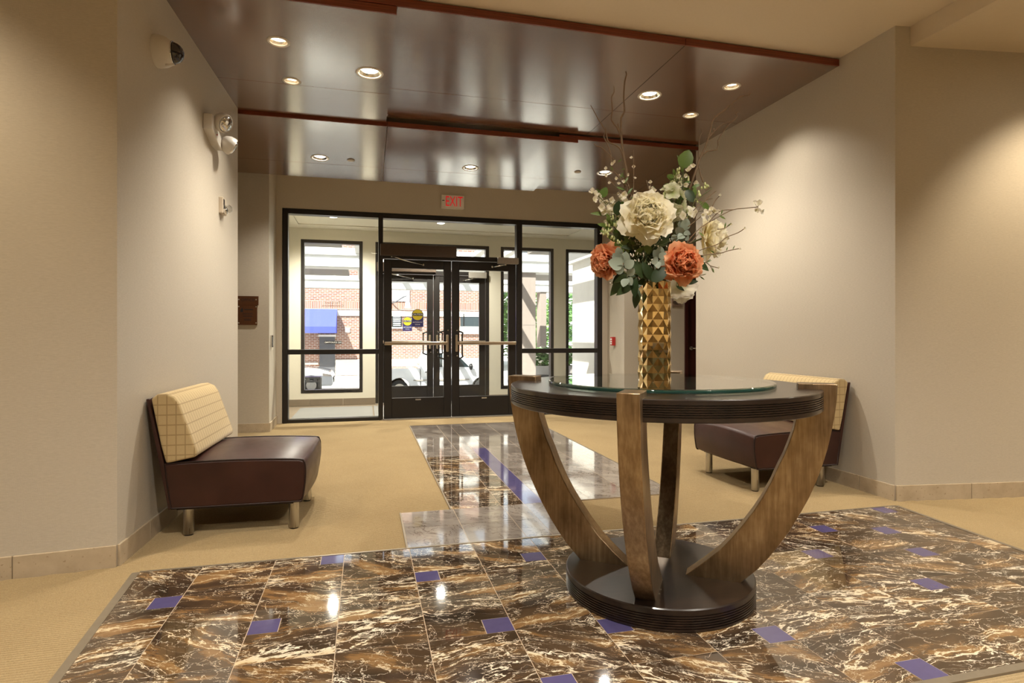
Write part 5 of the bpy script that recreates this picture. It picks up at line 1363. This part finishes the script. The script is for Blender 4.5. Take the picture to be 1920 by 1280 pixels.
blossom_stem('green berry cluster above the sideways cream peony', [[(1285, 430), (1292, 400)], [(1292, 400), (1310, 362)], [(1300, 380), (1335, 352)]], [(1288, 398, 6), (1294, 402, 6), (1284, 404, 5), (1297, 392, 5), (1300, 378, 5), (1308, 362, 4), (1318, 348, 3), (1290, 392, 4), (1326, 349, 3)], 'green', seed=45, dt=-.01, bead=.006)
blossom_stem('long arching white blossom spray reaching out over the right wall', [[(1287, 456), (1312, 428), (1350, 405), (1375, 393), (1400, 390), (1421, 388)], [(1330, 415), (1350, 396), (1375, 393)], [(1293, 458), (1308, 440)], [(1290, 425), (1318, 403)]],
    [(1416, 382, 5), (1422, 384, 5), (1426, 396, 5), (1418, 394, 5), (1424, 378, 4), (1340, 395, 6), (1334, 393, 5), (1345, 398, 5), (1330, 402, 4), (1318, 402, 4), (1322, 400, 4)], 'white', seed=46, dt=-.07, m='twig', leaves=[(1348, 404, 1361, 410), (1352, 402, 1355, 393), (1310, 435, 1320, 442)], s=.016)
blossom_stem('thin budding twigs beside the sideways cream peony', [[(1310, 470), (1345, 458), (1362, 445), (1384, 436), (1396, 428)], [(1345, 430), (1358, 428), (1370, 420)], [(1300, 480), (1348, 475), (1365, 470), (1385, 466)], [(1300, 395), (1318, 378), (1336, 372)], [(1302, 410), (1316, 385), (1330, 368), (1343, 358)], [(1335, 388), (1342, 375), (1350, 366)]],
    [(1396, 428, 3), (1371, 420, 3), (1386, 466, 3), (1350, 366, 3)], 'white', seed=47, dt=-.01, m='twig', leaves=[(1358, 428, 1362, 417), (1363, 424, 1372, 419), (1374, 468, 1377, 460), (1340, 474, 1332, 470), (1362, 470, 1364, 463)], s=.008)
blossom_stem('thin dark budding twigs drooping right of the coral peony', [[(1300, 500), (1322, 492), (1332, 498), (1346, 502)], [(1332, 498), (1337, 510)], [(1300, 505), (1309, 515), (1320, 515)], [(1309, 515), (1317, 522)], [(1322, 492), (1332, 486)]],
    [(1348, 502, 2)], 'white', seed=48, dt=-.01, m='twig', leaves=[(1336, 502, 1338, 511), (1325, 492, 1334, 487), (1314, 518, 1320, 525), (1318, 515, 1324, 514)], s=.007)
blossom_stem('fine reddish twigs with tiny white blossoms at the upper left', [[(1180, 420), (1170, 370), (1150, 345), (1142, 335)], [(1172, 375), (1176, 350), (1170, 345)], [(1180, 400), (1188, 360), (1188, 300), (1188, 282)], [(1185, 380), (1178, 345), (1150, 320), (1148, 300)], [(1172, 350), (1155, 325), (1135, 318)]],
    [(1142, 344, 4), (1135, 330, 4), (1156, 335, 4), (1190, 335, 4), (1188, 312, 4), (1184, 297, 4), (1150, 302, 4), (1148, 308, 4), (1136, 317, 4), (1160, 345, 4), (1170, 340, 4), (1158, 362, 4), (1165, 368, 4), (1190, 360, 4), (1183, 372, 4), (1176, 385, 4), (1132, 415, 3), (1138, 416, 3), (1130, 430, 3), (1128, 438, 3), (1162, 330, 4), (1176, 328, 4)], 'white', seed=49, dt=.02, m='twig', s=.010,
    leaves=[(1162, 335, 1168, 322), (1155, 350, 1172, 355), (1170, 345, 1178, 330), (1158, 304, 1166, 298), (1150, 320, 1144, 312), (1176, 365, 1186, 350), (1182, 370, 1192, 372), (1196, 378, 1206, 366), (1165, 318, 1172, 316), (1172, 334, 1165, 326)])
blossom_stem('fine reddish twig with white blossoms above the large cream peony', [[(1220, 420), (1221, 380), (1220, 345)], [(1220, 365), (1212, 338)]], [(1220, 341, 4), (1219, 354, 4), (1226, 358, 4), (1222, 352, 3), (1212, 368, 3)], 'white', seed=50, dt=.03, m='twig', s=.011)
rnd = random.Random(77); bb = [(rnd.gauss(1195, 26), rnd.gauss(480, 22), 2) for _ in range(46)] + [(rnd.gauss(1195, 18), rnd.gauss(445, 6), 2) for _ in range(14)] + [(rnd.gauss(1262, 8), rnd.gauss(460, 6), 2) for _ in range(6)]
blossom_stem("tiny white baby's breath in the middle of the bouquet", [[(1205, 500), (1190, 470), (1180, 445)], [(1200, 490), (1230, 460)], [(1195, 485), (1165, 465)], [(1200, 505), (1215, 480)]], bb, 'white', seed=51, dt=-.07, bead=.0028, rad=.0010)

# curly willow
def willow(label, branches, dt=0.0):
    t = thing('willow_branch', MOUTH, label, 'branch')
    def br(pts, r0, r1, dl):
        sp = smooth_path([P(u, v, dt + dl) for u, v in pts], 2); n = len(sp)
        return sp, [1.2 * (r0 + (r1 - r0) * i / (n - 1)) for i in range(n)]
    def side(bm, dl):
        for pts, r0, r1 in branches[1:]: tube(bm, *br(pts, r0, r1, dl), 7)
    p0, r0, r1 = branches[0]
    bm, dl = best_stem(t, lambda dl: [P(u, v, dt + dl) for u, v in p0], lambda q: 1.2 * (r0 + (r1 - r0) * q), DELTAS, 2, 7, side)
    add_static(t, build('twig', bm, M['twig'], t, smooth=True))
def z1(x, y): return (1060 + x / 6.4, 120 + y / 6.4)
def z2(x, y): return (1230 + x / 6.4, 160 + y / 6.4)
willow('curly willow branch rising at the left of the bouquet', [
    ([(1190, 440), (1178, 350), z1(735, 1280), z1(700, 1120), z1(680, 950), z1(672, 860), z1(668, 650), z1(710, 570), z1(700, 430), z1(712, 210), z1(735, 125), z1(722, 90)], .0065, .0022),
    ([z1(672, 880), z1(620, 760), z1(552, 670), z1(565, 555), z1(553, 400), z1(585, 340), z1(582, 265)], .0035, .0012),
    ([z1(655, 830), z1(640, 760), z1(632, 715)], .003, .0022),
    ([z1(700, 1115), z1(660, 1020), z1(600, 970), z1(510, 930), z1(488, 810), z1(400, 670), z1(305, 495)], .0034, .0015),
    ([z1(560, 1280), z1(548, 1220), z1(545, 1080), z1(500, 950), z1(460, 870), z1(485, 800), z1(480, 765)], .0026, .0016),
    ([z1(580, 1150), z1(545, 1105), z1(430, 1000), z1(370, 985), z1(343, 950)], .0024, .0014)], .04)
willow('curly willow branch rising at the right of the bouquet', [
    ([(1262, 430), (1285, 375), z2(400, 1230), z2(470, 1050), z2(520, 890), z2(600, 720), z2(660, 500), z2(700, 390), z2(830, 290), z2(1010, 135), z2(1100, 125), z2(1138, 92)], .0062, .0018),
    ([z2(610, 650), z2(690, 560), z2(810, 460), z2(905, 440), z2(975, 370), z2(955, 345), z2(985, 315)], .003, .0014),
    ([z2(690, 560), z2(695, 515)], .0025, .002),
    ([z2(530, 870), z2(610, 790), z2(735, 770), z2(745, 660), z2(800, 570), z2(870, 470), z2(905, 440)], .0026, .0016),
    ([z2(565, 1165), z2(515, 980), z2(520, 640), z2(555, 565), z2(535, 520)], .0022, .0009)], .05)

# settle every leaf, bud and blossom at a depth where it is clear of its neighbours, then tie it to its own stem
for root, objs, anchor, m in CLUSTERS:
    base_ = [world_mesh(o) for o in objs]; view = (anchor - CAM).normalized(); best = None
    for sh in [0] + [sg * k * .009 for k in range(1, 12) for sg in (1, -1)]:
        for lat in ((0, 0), (.008, 0), (-.008, 0), (0, .008), (0, -.008)):
            d = view * sh + RT * lat[0] + UP * lat[1]
            b = [bvh_of([v + d for v in w[0]], w[1]) for w in base_]
            h = sum(hits(x, root) for x in b)
            if best is None or h < best[0]: best = (h, d, b)
            if h == 0: break
        if best[0] == 0: break
    for o in objs: o.location = o.location + best[1]
    for x in best[2]: STATIC.append((root, x))
    a = anchor + best[1]
    q = min([p for p in PATHS[root] if p.z > ZTOP + .012], key=lambda p: (p - a).length)
    if (q - a).length > .004:
        side_ = (q - a); bestp = None
        for w in ((0, 0), (.02, 0), (-.02, 0), (0, .02), (0, -.02), (.04, 0), (-.04, 0), (0, .04), (0, -.04)):
            f = min(1.0, side_.length / .05)
            mid_ = (a + q) / 2 + (RT * w[0] + FW * w[1]) * f - Vector((0, 0, .1 * side_.length))
            bm = tube(bmesh.new(), smooth_path([a, mid_, q], 3), .0009, 4); bm.verts.index_update()
            h = hits(bvh_bm(bm), root)
            if bestp is None or h < bestp[0]:
                if bestp: bestp[1].free()
                bestp = (h, bm)
            else: bm.free()
            if bestp[0] == 0: break
        add_static(root, build('stalk', bestp[1], M[m], root, smooth=True))
